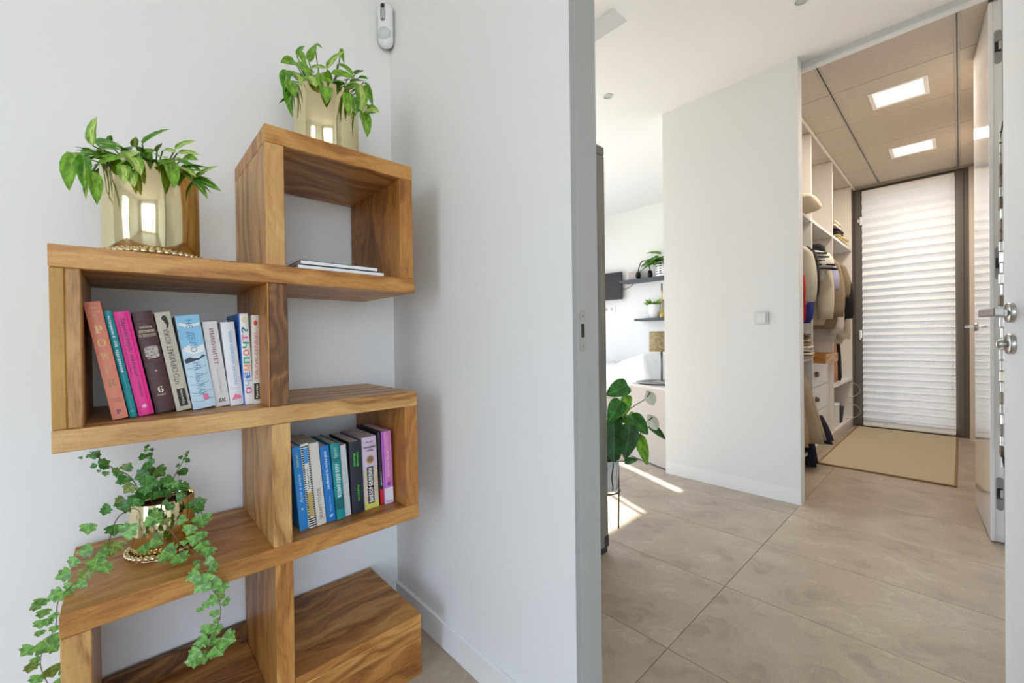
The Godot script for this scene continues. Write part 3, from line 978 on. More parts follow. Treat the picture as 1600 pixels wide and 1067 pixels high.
	for q in 5:
		var yy := 0.1 - 0.02 * q
		obj("ski_track", slab(PackedVector2Array([Vector2(0.004, yy), Vector2(0.02, yy - 0.004), Vector2(0.042, yy + 0.003), Vector2(0.042, yy + 0.0038), Vector2(0.02, yy - 0.003), Vector2(0.004, yy + 0.001)]), 0.0, 0.0029), mat(rgb8(120, 150, 168), 0.5), t)
	spine(t, "НЕ ДЕЛО", rgb8(90, 140, 176), 0.0455, 0.226, 0.78, 0.34, 0.34, false, false)
	spine(t, "НА ЛЫЖАХ", rgb8(110, 156, 180), 0.0455, 0.226, 0.32, 0.36, 0.32, false, false)
	patch(t, "pink_badge", rgb8(236, 120, 150), 0.0235, 0.034, 0.02, 0.034, 0.0029)
	t = book("white book with dark red title running down, right of the ski book", -0.6243, y, 0.274, 0.030, 0.213, -6.7, 0.15, rgb8(232, 228, 226), g)
	spine(t, "ИММУНИТЕТ", rgb8(132, 40, 70), 0.03, 0.213, 0.71, 0.42, 0.28, false, false)
	spine(t, "КАК У ТЕБЯ ДЕЛА?", rgb8(190, 180, 180), 0.03, 0.213, 0.3, 0.3, 0.16, false, false)
	spine_flat(t, "АN", rgb8(40, 36, 38), 0.03, 0.213, 0.07, 0.42, 0.05)
	t = book("white book with pale blue title running up and a pink mountain at its foot", -0.5935, y, 0.280, 0.0285, 0.212, -5.2, 0.15, rgb8(230, 232, 236), g)
	spine(t, "ПАСПОРТ ЧЕЛОВЕКА МИРА", rgb8(126, 172, 214), 0.0285, 0.212, 0.57, 0.64, 0.24, true, false, false, 0.6)
	obj("pink_mountain", slab(PackedVector2Array([Vector2(0.004, 0.014), Vector2(0.026, 0.016), Vector2(0.021, 0.026), Vector2(0.017, 0.025), Vector2(0.014, 0.03), Vector2(0.009, 0.025)]), 0.0, 0.0029), mat(rgb8(240, 130, 160), 0.5), t)
	patch(t, "pink_line", rgb8(240, 190, 204), 0.003, 0.0255, 0.044, 0.0447, 0.0029)
	t = book("white book with blue cover side and rainbow coloured letters up the spine", -0.5645, y, 0.284, 0.0205, 0.234, -2.4, 0.16, rgb8(236, 236, 234), g)
	patch(t, "blue_cover_side", rgb8(36, 112, 200), -0.0006, 0.0014, 0.0, 0.234, 0.0005)
	obj("blue_cover_board", box(Vector3(-0.0012, 0.0, -0.16), Vector3(-0.0002, 0.234, -0.0005), 0.0004), mat(rgb8(36, 112, 200), 0.4), t)
	k = 0
	for ch in ["О", "Ч", "Ё", "М", "П", "О", "Ч", "Т", "?"]:
		var cc: Color = [rgb8(222, 90, 150), rgb8(150, 190, 220), rgb8(40, 110, 200), rgb8(240, 160, 100), rgb8(70, 180, 130), rgb8(240, 130, 110), rgb8(30, 140, 110), rgb8(236, 110, 160), rgb8(20, 120, 150)][k]
		lettering(ch, mat(cc, 0.5), t, Vector3(0.0108, 0.036 + 0.0195 * k, 0.0029), PI / 2 - 0.1 + 0.07 * (k % 3), 0.016, 0.014)
		k += 1
	obj("yellow_face_dot", slab(PackedVector2Array(range(14).map(func(i): return Vector2(0.011 + 0.006 * cos(i * TAU / 14), 0.218 + 0.008 * sin(i * TAU / 14)))), 0.0, 0.0029), mat(rgb8(226, 218, 170), 0.5), t)
	t = book("narrow cream book with orange title at the right end beside the divider", -0.5460, y, 0.290, 0.0165, 0.231, -0.35, 0.15, rgb8(212, 204, 190), g)
	spine(t, "ТУК-ТУК, СЕРДЦЕ!", rgb8(206, 84, 52), 0.0165, 0.231, 0.54, 0.52, 0.5, true, false)
	obj("red_heart_mark", slab(PackedVector2Array(range(12).map(func(i): return Vector2(0.0085 + 0.004 * cos(i * TAU / 12), 0.21 + 0.007 * sin(i * TAU / 12)))), 0.0, 0.0029), mat(rgb8(206, 60, 36), 0.5), t)
	patch(t, "publisher_badge", rgb8(30, 28, 28), 0.002, 0.014, 0.012, 0.054, 0.0029)
	spine(t, "Прочти", rgb8(206, 198, 178), 0.0165, 0.231, 0.142, 0.15, 0.4, true)
	# ---- lower right box
	g = "books on the lower right shelf"
	y = 0.5373
	t = book("bright blue book with white script lettering at the left of the lower row", -0.4490, y, 0.323, 0.0215, 0.229, -4.4, 0.15, rgb8(34, 132, 204), g)
	spine(t, "Луна в море", rgb8(200, 226, 240), 0.0215, 0.229, 0.5, 0.34, 0.4, true, false, false)
	spine(t, "Светлана", rgb8(180, 206, 150), 0.0215, 0.229, 0.84, 0.16, 0.3, false, true)
	spine_flat(t, "*", rgb8(200, 226, 240), 0.0215, 0.229, 0.24, 0.3, 0.03)
	t = book("black and white striped book with blue and mustard label boxes", -0.4262, y, 0.324, 0.0198, 0.234, -4.6, 0.15, rgb8(230, 228, 220), g)
	for q in 36:
		var y0 := 0.004 + q * 0.0063
		if q < 4 or q > 32:
			patch(t, "black_stripe", rgb8(24, 24, 26), 0.0006, 0.0192, y0, y0 + 0.0032, 0.0027)
		else:
			patch(t, "black_stripe", rgb8(24, 24, 26), 0.0004, 0.0048, y0, y0 + 0.0032, 0.0024)
			patch(t, "black_stripe", rgb8(24, 24, 26), 0.015, 0.0194, y0, y0 + 0.0032, 0.0024)
	patch(t, "blue_label", rgb8(70, 150, 214), 0.0046, 0.0156, 0.18, 0.222, 0.003)
	patch(t, "mustard_label", rgb8(196, 168, 92), 0.0046, 0.0156, 0.03, 0.098, 0.003)
	spine(t, "хорошие привычки", rgb8(120, 120, 116), 0.0198, 0.234, 0.58, 0.24, 0.26, true, false)
	t = book("plain cream white book with grey serif name reading upwards near its foot", -0.4045, y, 0.324, 0.0245, 0.232, -4.7, 0.15, rgb8(222, 214, 202), g)
	spine(t, "ЭКХАРТ ТОЛЛЕ", rgb8(120, 112, 104), 0.0245, 0.232, 0.26, 0.38, 0.36, true, false, false)
	t = book("cobalt blue paperback with white capitals between the cream and teal books", -0.3775, y, 0.323, 0.024, 0.218, -4.7, 0.15, rgb8(18, 116, 190), g)
	spine(t, "ИНТЕРЕСНО ТЕ ЗАВИДУЮТ", rgb8(206, 230, 244), 0.024, 0.218, 0.68, 0.5, 0.32, false, true)
	spine(t, "Марк Твин", rgb8(130, 196, 232), 0.024, 0.218, 0.24, 0.2, 0.28, true, false)
	spine_flat(t, "#", rgb8(190, 222, 240), 0.024, 0.218, 0.08, 0.4, 0.04)
	t = book("teal book with large white lettering and dark green trees on its spine", -0.3502, y, 0.324, 0.0235, 0.22, -4.3, 0.15, rgb8(22, 142, 144), g)
	spine(t, "ВОЗМИ ОДНУ ВЕРУ", rgb8(214, 236, 234), 0.0235, 0.22, 0.51, 0.44, 0.56, true)
	spine(t, "ТЕКЛА РУТТ", rgb8(170, 214, 210), 0.0235, 0.22, 0.88, 0.14, 0.34, true)
	obj("tree_shape", slab(PackedVector2Array([Vector2(0.0008, 0.03), Vector2(0.0227, 0.028), Vector2(0.0227, 0.066), Vector2(0.018, 0.072), Vector2(0.012, 0.066), Vector2(0.008, 0.058), Vector2(0.0008, 0.06)]), 0.0, 0.0027), mat(rgb8(10, 98, 100), 0.5), t)
	obj("tree_shape", slab(PackedVector2Array([Vector2(0.0008, 0.182), Vector2(0.006, 0.176), Vector2(0.014, 0.182), Vector2(0.0227, 0.176), Vector2(0.0227, 0.168), Vector2(0.01, 0.166), Vector2(0.0008, 0.17)]), 0.0, 0.0025), mat(rgb8(14, 112, 116), 0.5), t)
	t = book("thin pale grey book squeezed between the teal book and the navy one", -0.3240, y, 0.316, 0.0168, 0.21, -3.5, 0.15, rgb8(206, 208, 206), g)
	spine(t, "лёгкая речь", rgb8(160, 166, 180), 0.0168, 0.21, 0.6, 0.3, 0.24, true, false)
	t = book("thick dark navy hardback with neon green lettering", -0.3040, y, 0.319, 0.0355, 0.214, -2.0, 0.16, rgb8(28, 36, 46), g)
	spine(t, "Александр", rgb8(74, 200, 60), 0.0355, 0.214, 0.75, 0.2, 0.2, false, true, false, 0.62)
	spine(t, "Маккензи", rgb8(74, 200, 60), 0.0355, 0.214, 0.75, 0.18, 0.2, false, true, false, 0.36)
	spine(t, "Форексия", rgb8(74, 200, 60), 0.0355, 0.214, 0.28, 0.22, 0.2, false, true, false, 0.56)
	t = book("thick lilac and yellow book with a name in white on a black bar", -0.2650, y, 0.314, 0.0455, 0.219, -1.8, 0.16, rgb8(206, 186, 206), g)
	patch(t, "yellow_foot", rgb8(206, 202, 96), 0.0008, 0.0447, 0.0, 0.024, 0.0028)
	for q in 6:
		patch(t, "yellow_stripe", rgb8(206, 204, 110), 0.001, 0.0445, 0.036 + 0.0155 * q, 0.0415 + 0.0155 * q, 0.0027)
	patch(t, "black_bar", rgb8(24, 22, 24), 0.0115, 0.031, 0.016, 0.128, 0.0034)
	lettering("ВИКТОР ПЕЛЕВИН", mat(rgb8(236, 234, 230), 0.5), t, Vector3(0.0213, 0.072, 0.0038), PI / 2, 0.104, 0.0125)
	lettering("НЕПОБЕДИМОЕ", mat(rgb8(96, 80, 96), 0.5), t, Vector3(0.0228, 0.188, 0.0032), 0.0, 0.037, 0.0075)
	lettering("СОЛНЦЕ", mat(rgb8(96, 80, 96), 0.5), t, Vector3(0.0228, 0.178, 0.0032), 0.0, 0.022, 0.0075)
	obj("gold_medallion", slab(PackedVector2Array(range(24).map(func(i): return Vector2(0.0228 + 0.0125 * cos(i * TAU / 24), 0.15 + 0.0135 * sin(i * TAU / 24)))), 0.0, 0.003), mat(rgb8(190, 156, 88), 0.4), t)
	obj("medallion_picture", slab(PackedVector2Array(range(20).map(func(i): return Vector2(0.0228 + 0.009 * cos(i * TAU / 20), 0.1505 + 0.0098 * sin(i * TAU / 20)))), 0.0, 0.0033), mat(rgb8(122, 100, 96), 0.5), t)
	for s in [-1.0, 1.0]:
		obj("ornament", slab(PackedVector2Array([Vector2(0.0228, 0.2), Vector2(0.0228 + s * 0.005, 0.206), Vector2(0.0228 + s * 0.015, 0.203), Vector2(0.0228 + s * 0.006, 0.2025)]), 0.0, 0.003), mat(rgb8(110, 90, 112), 0.5), t)
	t = book("thin black book with a red band at its foot beside the purple book", -0.2135, y, 0.308, 0.0112, 0.228, -1.2, 0.16, rgb8(30, 22, 34), g)
	patch(t, "red_foot", rgb8(206, 28, 36), 0.0006, 0.0106, 0.002, 0.048, 0.0027)
	spine(t, "ДВОЙНИК", rgb8(214, 204, 204), 0.0112, 0.228, 0.36, 0.2, 0.45, true)
	t = book("purple pink book with white script at the right end of the lower row", -0.2010, y, 0.316, 0.0295, 0.228, -1.8, 0.16, rgb8(212, 128, 190), g)
	patch(t, "violet_edge", rgb8(166, 90, 214), 0.0004, 0.004, 0.05, 0.2275, 0.0022)
	spine(t, "Девочка Луны", rgb8(236, 214, 236), 0.0295, 0.228, 0.55, 0.36, 0.34, true, false, false)
	spine(t, "Элис Снежная", rgb8(222, 180, 216), 0.0295, 0.228, 0.85, 0.2, 0.2, true, false)
	patch(t, "white_foot", rgb8(228, 222, 232), 0.0012, 0.0283, 0.002, 0.05, 0.0029)
	obj("violet_flower", slab(PackedVector2Array(range(10).map(func(i): return Vector2(0.0145 + (0.008 if i % 2 else 0.0045) * cos(i * TAU / 10), 0.062 + (0.009 if i % 2 else 0.005) * sin(i * TAU / 10)))), 0.0, 0.0031), mat(rgb8(120, 60, 190), 0.5), t)
	spine_flat(t, "PROSTO", rgb8(60, 90, 180), 0.0295, 0.228, 0.035, 0.7, 0.02)
	# ---- lying in the top box
	var mg := "magazines lying in the top box"
	var ts := thing("magazine", "lower white-edged magazine lying flat under another in the top box", "magazine", Vector3(-0.338, 1.2397, 0.279), 0.0, mg)
	obj("pages", box(Vector3(-0.118, 0.0008, -0.085), Vector3(0.118, 0.0085, 0.09), 0.0006), M.paper, ts)
	obj("cover", box(Vector3(-0.12, 0.0085, -0.086), Vector3(0.119, 0.0095, 0.0905), 0.0003), M.dark, ts)
	obj("spine_cover", box(Vector3(-0.119, 0.0, 0.0902), Vector3(0.1185, 0.0095, 0.0912), 0.0003), M.whitegloss, ts)
	ts = thing("magazine", "upper white-edged magazine lying on top of another in the top box", "magazine", Vector3(-0.342, 1.2397 + 0.0096, 0.279), 0.0, mg)
	obj("back_cover", box(Vector3(-0.106, 0.0, -0.085), Vector3(0.106, 0.0045, 0.082), 0.0004), M.dark, ts)
	obj("pages", box(Vector3(-0.105, 0.0046, -0.083), Vector3(0.105, 0.0135, 0.085), 0.0006), M.whitegloss, ts)
	obj("cover", box(Vector3(-0.106, 0.0136, -0.085), Vector3(0.106, 0.0145, 0.0855), 0.0003), M.dark, ts)
	ts = thing("tablet", "small black tablet lying on the magazines in the top box", "tablet", Vector3(-0.30, 1.2397 + 0.0096 + 0.0146, 0.25), 0.1)
	obj("body", box(Vector3(-0.055, 0.0, -0.04), Vector3(0.055, 0.006, 0.04), 0.002), M.black, ts)
	obj("screen", box(Vector3(-0.05, 0.006, -0.036), Vector3(0.05, 0.0066, 0.036), 0.0004), mat(rgb8(20, 20, 24), 0.08), ts)

# ---------------------------------------------------------------- clothes
func cloth(c: Color) -> StandardMaterial3D:
	var m := mat(c, 0.95)
	m.rim_enabled = true
	m.rim = 0.3
	return m

# hangs across the rail, broad face along z; zf is how far the front sleeve reaches
func garment(label: String, x: float, top: float, bottom: float, zf: float, thick: float, c: Color, group: String, sleeve_to := 0.0, sleeve_c := Color(0, 0, 0, 0), category := "garment", called := "jacket") -> Node3D:
	var t := thing(called, label, category, Vector3(x, 0, 0), 0.0, group)
	var m := cloth(c)
	var zc := 0.42
	var hw := zf - zc
	var sl := []
	var n := 12
	for i in n + 1:
		var f := i * 1.0 / n
		var y := lerpf(top, bottom, f)
		var w := hw * (0.16 + 0.74 * smoothstep(0.0, 0.22, f)) * (1.0 + 0.06 * f)
		var th := thick * (0.35 + 0.65 * smoothstep(0.0, 0.2, f))
		if i == n:
			w *= 0.96
			th *= 0.85
		sl.append({"c": Vector3(0.012 * sin(f * 5.0 + x * 20.0), y, zc), "a": Vector3(0, 0, w), "b": Vector3(th, 0, 0)})
	obj("body", loft(sl, 28, 0.08, 6.0), m, t)
	if sleeve_to > 0.0:
		var sm := m if sleeve_c.a == 0.0 else cloth(sleeve_c)
		for s in [1.0, -1.0]:
			var r := []
			for i in 9:
				var f := i / 8.0
				var z: float = zc + s * hw * lerpf(0.78, 1.0, sin(f * 1.9) * 0.9)
				r.append({"c": Vector3(-thick * 0.9 + 0.01 * sin(f * 7.0), lerpf(top - 0.07, sleeve_to, f), z), "a": Vector3(0, 0, lerpf(0.085, 0.05, f) * (0.6 if i == 0 else 1.0)), "b": Vector3(lerpf(0.045, 0.035, f), 0, 0)})
			obj("sleeve", loft(r, 16, 0.06, 4.0), sm, t)
	obj("hanger", tubed([Vector3(0, top - 0.05, zc - hw * 0.6), Vector3(0, top + 0.005, zc), Vector3(0, top + 0.045, zc), Vector3(0, top + 0.06, zc + 0.012), Vector3(0, top + 0.07, zc)], 0.003, 6), M.steel, t)
	return t

func stripes(t: Node3D, top: float, zf: float, thick: float) -> void:
	# navy bands round the front sleeve and shoulder
	for k in 5:
		var y := top - 0.075 - k * 0.034
		var z := lerpf(zf - 0.075, zf - 0.012, k / 4.0)
		var sl := []
		for i in 3:
			var f := i / 2.0
			sl.append({"c": Vector3(-thick * 0.9, y - 0.013 * f, z), "a": Vector3(0, -0.012, 0.0875), "b": Vector3(0.0475, 0, 0)})
		obj("stripe", loft(sl, 16, 0.0), cloth(rgb8(34, 34, 44)), t)

func folded(label: String, at: Vector3, size: Vector3, c: Color, group: String) -> Node3D:
	var t := thing("folded_garment", label, "clothing", at, 0.0, group)
	for k in 2:
		var sl := []
		for i in 7:
			var f := i / 6.0
			var e := sqrt(maxf(0.02, 1.0 - pow(absf(2.0 * f - 1.0), 6.0)))
			sl.append({"c": Vector3(lerpf(-size.x / 2, size.x / 2, f), size.y * (0.27 + 0.46 * k) + 0.004 * sin(f * 9.0 + k), 0.004 * k), "a": Vector3(0, 0, size.z / 2 * (0.9 + 0.1 * e)), "b": Vector3(0, size.y * 0.25 * e, 0)})
		obj("fold", loft(sl, 20, 0.03, 3.0, 0.6), cloth(c), t)
	return t

func cushion(label: String, at: Vector3, size: Vector3, c: Color, turn := 0.0, category := "pillow", called := "pillow") -> Node3D:
	var t := thing(called, label, category, at, turn)
	var sl := []
	for i in 11:
		var f := i / 10.0
		var e := sqrt(maxf(0.01, 1.0 - pow(absf(2.0 * f - 1.0), 3.0)))
		sl.append({"c": Vector3(lerpf(-size.x / 2, size.x / 2, f), size.y / 2, 0), "a": Vector3(0, 0, size.z / 2 * (0.8 + 0.2 * e)), "b": Vector3(0, size.y / 2 * e, 0)})
	obj("cushion_cover", loft(sl, 24, 0.02, 4.0, 0.85), cloth(c), t)
	return t

# ---------------------------------------------------------------- the setting
func wall_box(st: SurfaceTool, x0: float, x1: float, y0: float, y1: float, z0: float, z1: float) -> void:
	cbox(st, Vector3(x0, y0, z0), Vector3(x1, y1, z1), 0.0001)

func setting() -> void:
	var st := mb()
	var t: Node3D
	# floor of big stone tiles
	t = structure("floor", "brown grey stone tile floor running through all the rooms", "floor")
	obj("joint_bed", box(Vector3(-3.7, -0.16, -2.6), Vector3(5.5, -0.004, 4.75)), M.grout, t)
	rng.seed = 21
	for i in range(-9, 11):
		for j in range(-4, 4):
			var x := 0.535 + i * 0.505
			var z := 0.865 + j * 1.0
			var lo := Vector3(maxf(x, -3.65) + 0.0009, -0.012, maxf(z, -2.55) + 0.0009)
			var hi := Vector3(minf(x + 0.505, 5.45) - 0.0009, rng.randf_range(-0.0003, 0.0), minf(z + 1.0, 4.7) - 0.0009)
			if hi.x - lo.x < 0.02 or hi.z - lo.z < 0.02:
				continue
			obj("tile", box(lo, hi, 0.0012, 2, 0.72, Vector2(rng.randf() * 7.0, rng.randf() * 7.0)), M.tile[rng.randi() % 3], t)
	# near room
	st = mb(); wall_box(st, -3.6, 0.0, 0, 2.744, -0.1, 0.0)
	struct("wall_back", done(st), M.wall, "white wall behind the wooden bookcase", "wall")
	st = mb()
	wall_box(st, 0.0, 0.087, 0, 2.744, -2.4, 0.905)
	wall_box(st, 0.0, 0.087, 2.36, 2.744, 0.905, 1.85)
	wall_box(st, 0.0, 0.087, 0, 2.744, 1.85, 4.6)
	struct("wall_right", done(st), M.wall, "white wall right of the bookcase with the doorway in it", "wall")
	st = mb()
	wall_box(st, -3.7, -3.6, 0, 2.744, -0.1, 1.2)
	wall_box(st, -3.7, -3.6, 0, 2.744, 2.3, 4.7)
	wall_box(st, -3.7, -3.6, 2.45, 2.744, 1.2, 2.3)
	wall_box(st, -3.7, -3.6, 0, 0.06, 1.2, 2.3)
	struct("wall_left", done(st), M.wall, "white wall round the tall window left of the camera", "wall")
	st = mb()
	wall_box(st, -3.6, -3.0, 0, 2.744, 4.6, 4.7)
	wall_box(st, -0.5, 0.087, 0, 2.744, 4.6, 4.7)
	wall_box(st, -3.0, -0.5, 2.45, 2.744, 4.6, 4.7)
	wall_box(st, -3.0, -0.5, 0, 0.06, 4.6, 4.7)
	struct("wall_front", done(st), M.wall, "white wall round the window behind the camera", "wall")
	var w3 := structure("window_3", "tall dark framed window behind the camera", "window")
	for x in [-3.0, -2.17, -1.4, -0.56]:
		obj("frame_post", box(Vector3(x, 0.06, 4.62), Vector3(x + 0.06, 2.45, 4.68)), M.frame, w3)
	for y in [0.06, 2.39]:
		for x in [-2.94, -2.11, -1.34]:
			obj("frame_rail", box(Vector3(x, y, 4.622), Vector3(x + 0.76, y + 0.06, 4.678)), M.frame, w3)
	var wn := structure("window_1", "tall dark framed window left of the camera", "window")
	for z in [1.2, 2.24]:
		obj("frame_post", box(Vector3(-3.68, 0.06, z), Vector3(-3.62, 2.45, z + 0.06)), M.frame, wn)
	for y in [0.06, 2.39]:
		obj("frame_rail", box(Vector3(-3.678, y, 1.26), Vector3(-3.622, y + 0.06, 2.24)), M.frame, wn)
	struct("ceiling_1", box(Vector3(-3.7, 2.744, -0.1), Vector3(0.087, 2.86, 4.7)), M.ceiling, "white ceiling of the near room", "ceiling")
	# baseboards
	st = mb(); cbox(st, Vector3(-3.6, 0, 0.0), Vector3(-0.0125, 0.09, 0.0125), 0.0015)
	struct("baseboard_back", done(st), M.base, "white baseboard along the wall behind the bookcase", "baseboard")
	st = mb(); cbox(st, Vector3(-0.0125, 0, 0.0), Vector3(0.0, 0.09, 0.9), 0.0015)
	struct("baseboard_right", done(st), M.base, "white baseboard on the wall beside the doorway", "baseboard")
	st = mb(); cbox(st, Vector3(2.2385, 0, 0.0), Vector3(2.24, 0.095, 0.872), 0.0005)
	struct("baseboard_hall", done(st), M.base, "flush white baseboard at the foot of the hall wall", "baseboard")
	# doorway lining and the door that opens into the hall
	t = structure("door_1", "white painted door standing open into the hall at the right edge", "door")
	st = mb()
	cbox(st, Vector3(0.001, 0, 0.905), Vector3(0.087, 2.36, 0.9185), 0.001)
	cbox(st, Vector3(0.001, 0, 1.836), Vector3(0.087, 2.36, 1.85), 0.001)
	cbox(st, Vector3(0.001, 2.346, 0.9185), Vector3(0.087, 2.36, 1.836), 0.001)
	obj("lining", done(st), M.lining, t)
	obj("rebate_stop", box(Vector3(0.001, 0, 0.9185), Vector3(0.042, 2.346, 0.9215), 0.0008), M.lining, t)
	var sp := obj("strike_plate", slab(plate_outline(0.011, 0.05), 0.0, 0.0012, Transform3D(Basis.IDENTITY, Vector3(0.018, 1.066, 0.9215))), M.steel, t)
	obj("latch_hole", box(Vector3(0.0115, 1.05, 0.9222), Vector3(0.0245, 1.083, 0.9230), 0.0003), M.black, sp)
	for s in [-1.0, 1.0]:
		obj("screw", lathed([Vector2(0.003, 0), Vector2(0.0025, 0.0006), Vector2(0.0, 0.0006)], 12), M.hinge, sp, Transform3D(Basis(Vector3.RIGHT, PI / 2), Vector3(0.018, 1.066 + s * 0.036, 0.9227)))
	var hinge := Vector3(0.075, 0, 1.802)
	var far := Vector3(0.9685, 0, 1.6225)
	var ang := atan2(-(far.z - hinge.z), far.x - hinge.x)
	var leaf := Node3D.new()
	leaf.name = "leaf"
	t.add_child(leaf)
	leaf.transform = Transform3D(Basis(Vector3.UP, ang), hinge)
	var ll := hinge.distance_to(far)
	obj("panel", box(Vector3(0, 0.006, 0.0), Vector3(ll, 2.34, 0.04), 0.0015), M.leafdoor, leaf)
	for y in [1.1, 1.018]:
		var rose := lathed([Vector2(0.026, 0.0), Vector2(0.026, 0.009), Vector2(0.0245, 0.0105), Vector2(0.0, 0.0105)], 36)
		obj("handle_rose" if y > 1.05 else "lock_rose", rose, M.steel, leaf, Transform3D(Basis(Vector3.RIGHT, -PI / 2), Vector3(ll - 0.062, y, 0.0)))
	st = mb()
	cbox(st, Vector3(ll - 0.072, 1.09, -0.06), Vector3(ll - 0.052, 1.11, -0.01), 0.002)
	cbox(st, Vector3(ll - 0.19, 1.09, -0.064), Vector3(ll - 0.0725, 1.11, -0.046), 0.002)
	obj("lever", done(st), M.steel, leaf)
	obj("thumb_turn", lathed([Vector2(0.008, 0.0105), Vector2(0.011, 0.016), Vector2(0.011, 0.026), Vector2(0.008, 0.03), Vector2(0.0, 0.031)], 24), M.steel, leaf, Transform3D(Basis(Vector3.RIGHT, -PI / 2), Vector3(ll - 0.062, 1.018, 0.0)))
	# hall, bedroom and closet shell
	st = mb(); wall_box(st, 2.24, 2.33, 0, 2.744, 0.0, 0.872)
	struct("wall_hall", done(st), M.wall, "white hall wall with the light switch on it", "wall")
	st = mb(); wall_box(st, 2.33, 5.45, 0, 2.744, 0.0, 0.1)
	struct("wall_closet_left", done(st), M.wall, "wall between the bedroom and the walk-in closet", "wall")
	st = mb(); wall_box(st, 4.2, 4.3, 0, 2.744, -2.4, 0.0)
	struct("wall_bedroom", done(st), M.wall, "bright white bedroom wall with shelves and television", "wall")
	st = mb()
	wall_box(st, 0.0, 0.5, 0, 2.744, -2.5, -2.4)
	wall_box(st, 3.9, 4.3, 0, 2.744, -2.5, -2.4)
	wall_box(st, 0.5, 3.9, 2.4, 2.744, -2.5, -2.4)
	struct("wall_window", done(st), M.wall, "bedroom wall round the wide window that lets the sun in", "wall")
	st = mb()
	wall_box(st, 0.087, 1.5, 0, 2.744, 1.86, 1.96)
	wall_box(st, 1.5, 2.4, 0, 2.744, 1.695, 1.96)
	struct("wall_hall_right", done(st), M.wall, "white right-hand hall wall behind the open door", "wall")
	st = mb(); wall_box(st, 2.4, 5.31, 0, 2.744, 1.66, 1.76)
	struct("wall_closet_right", done(st), M.beigewall, "plain right-hand wall of the closet beside the blind", "wall")
	st = mb()
	wall_box(st, 5.31, 5.45, 0, 2.744, 0.1, 0.7)
	wall_box(st, 5.31, 5.45, 0, 2.744, 1.606, 1.76)
	wall_box(st, 5.31, 5.45, 2.69, 2.744, 0.7, 1.606)
	struct("wall_closet_end", done(st), M.beigewall, "wall round the glazed closet door", "wall")
	# hall and bedroom ceiling with a square recess
	st = mb()
	wall_box(st, 0.087, 4.3, 2.744, 2.86, -2.5, -0.75)
	wall_box(st, 1.213, 4.3, 2.744, 2.86, -0.75, 0.332)
	wall_box(st, 0.087, 0.25, 2.744, 2.86, -0.75, 0.332)
	wall_box(st, 0.087, 5.45, 2.744, 2.86, 0.332, 1.96)
	wall_box(st, 0.15, 1.313, 2.8601, 2.9, -0.85, 0.432)
	struct("ceiling_2", done(st), M.ceiling, "white hall ceiling with a square recess by the doorway", "ceiling")
	# bedroom window: frame and drawn curtains
	t = structure("window_2", "wide bedroom window out of sight on the left", "window")
	for x in [0.5, 2.575, 3.88]:
		obj("frame_post", box(Vector3(x, 0, -2.47), Vector3(x + 0.02, 2.4, -2.43)), M.frame, t)
	for k in 2:
		var x0: float = [2.6, 3.095][k]
		var x1: float = [3.03, 3.9][k]
		var c := thing("curtain", ["white curtain drawn over the middle of the bedroom window", "white curtain at the right end of the bedroom window"][k], "curtain", Vector3(0, 0, 0), 0.0, "bedroom curtains")
		var cs := mb(true)
		var n := int((x1 - x0) / 0.012)
		for i in n:
			var xa := lerpf(x0, x1, i * 1.0 / n)
			var xb := lerpf(x0, x1, (i + 1.0) / n)
			var za := -2.36 + 0.02 * sin(xa * 60.0)
			var zb := -2.36 + 0.02 * sin(xb * 60.0)
			quad(cs, Vector3(xa, 0.01, za), Vector3(xb, 0.01, zb), Vector3(xb, 2.44, zb), Vector3(xa, 2.44, za), Vector3(0, 0, 1))
		obj("cloth", done(cs, true), M.curtain, c)
		obj("rail", box(Vector3(x0, 2.44, -2.385), Vector3(x1, 2.46, -2.335)), M.white, c)

func plate_outline(w: float, h: float) -> PackedVector2Array:
	var p := PackedVector2Array()
	for k in 24:
		var a := TAU * k / 24.0
		p.append(Vector2(w * cos(a), (h - w) * signf(sin(a) + 1e-9) + w * sin(a)))
	return p

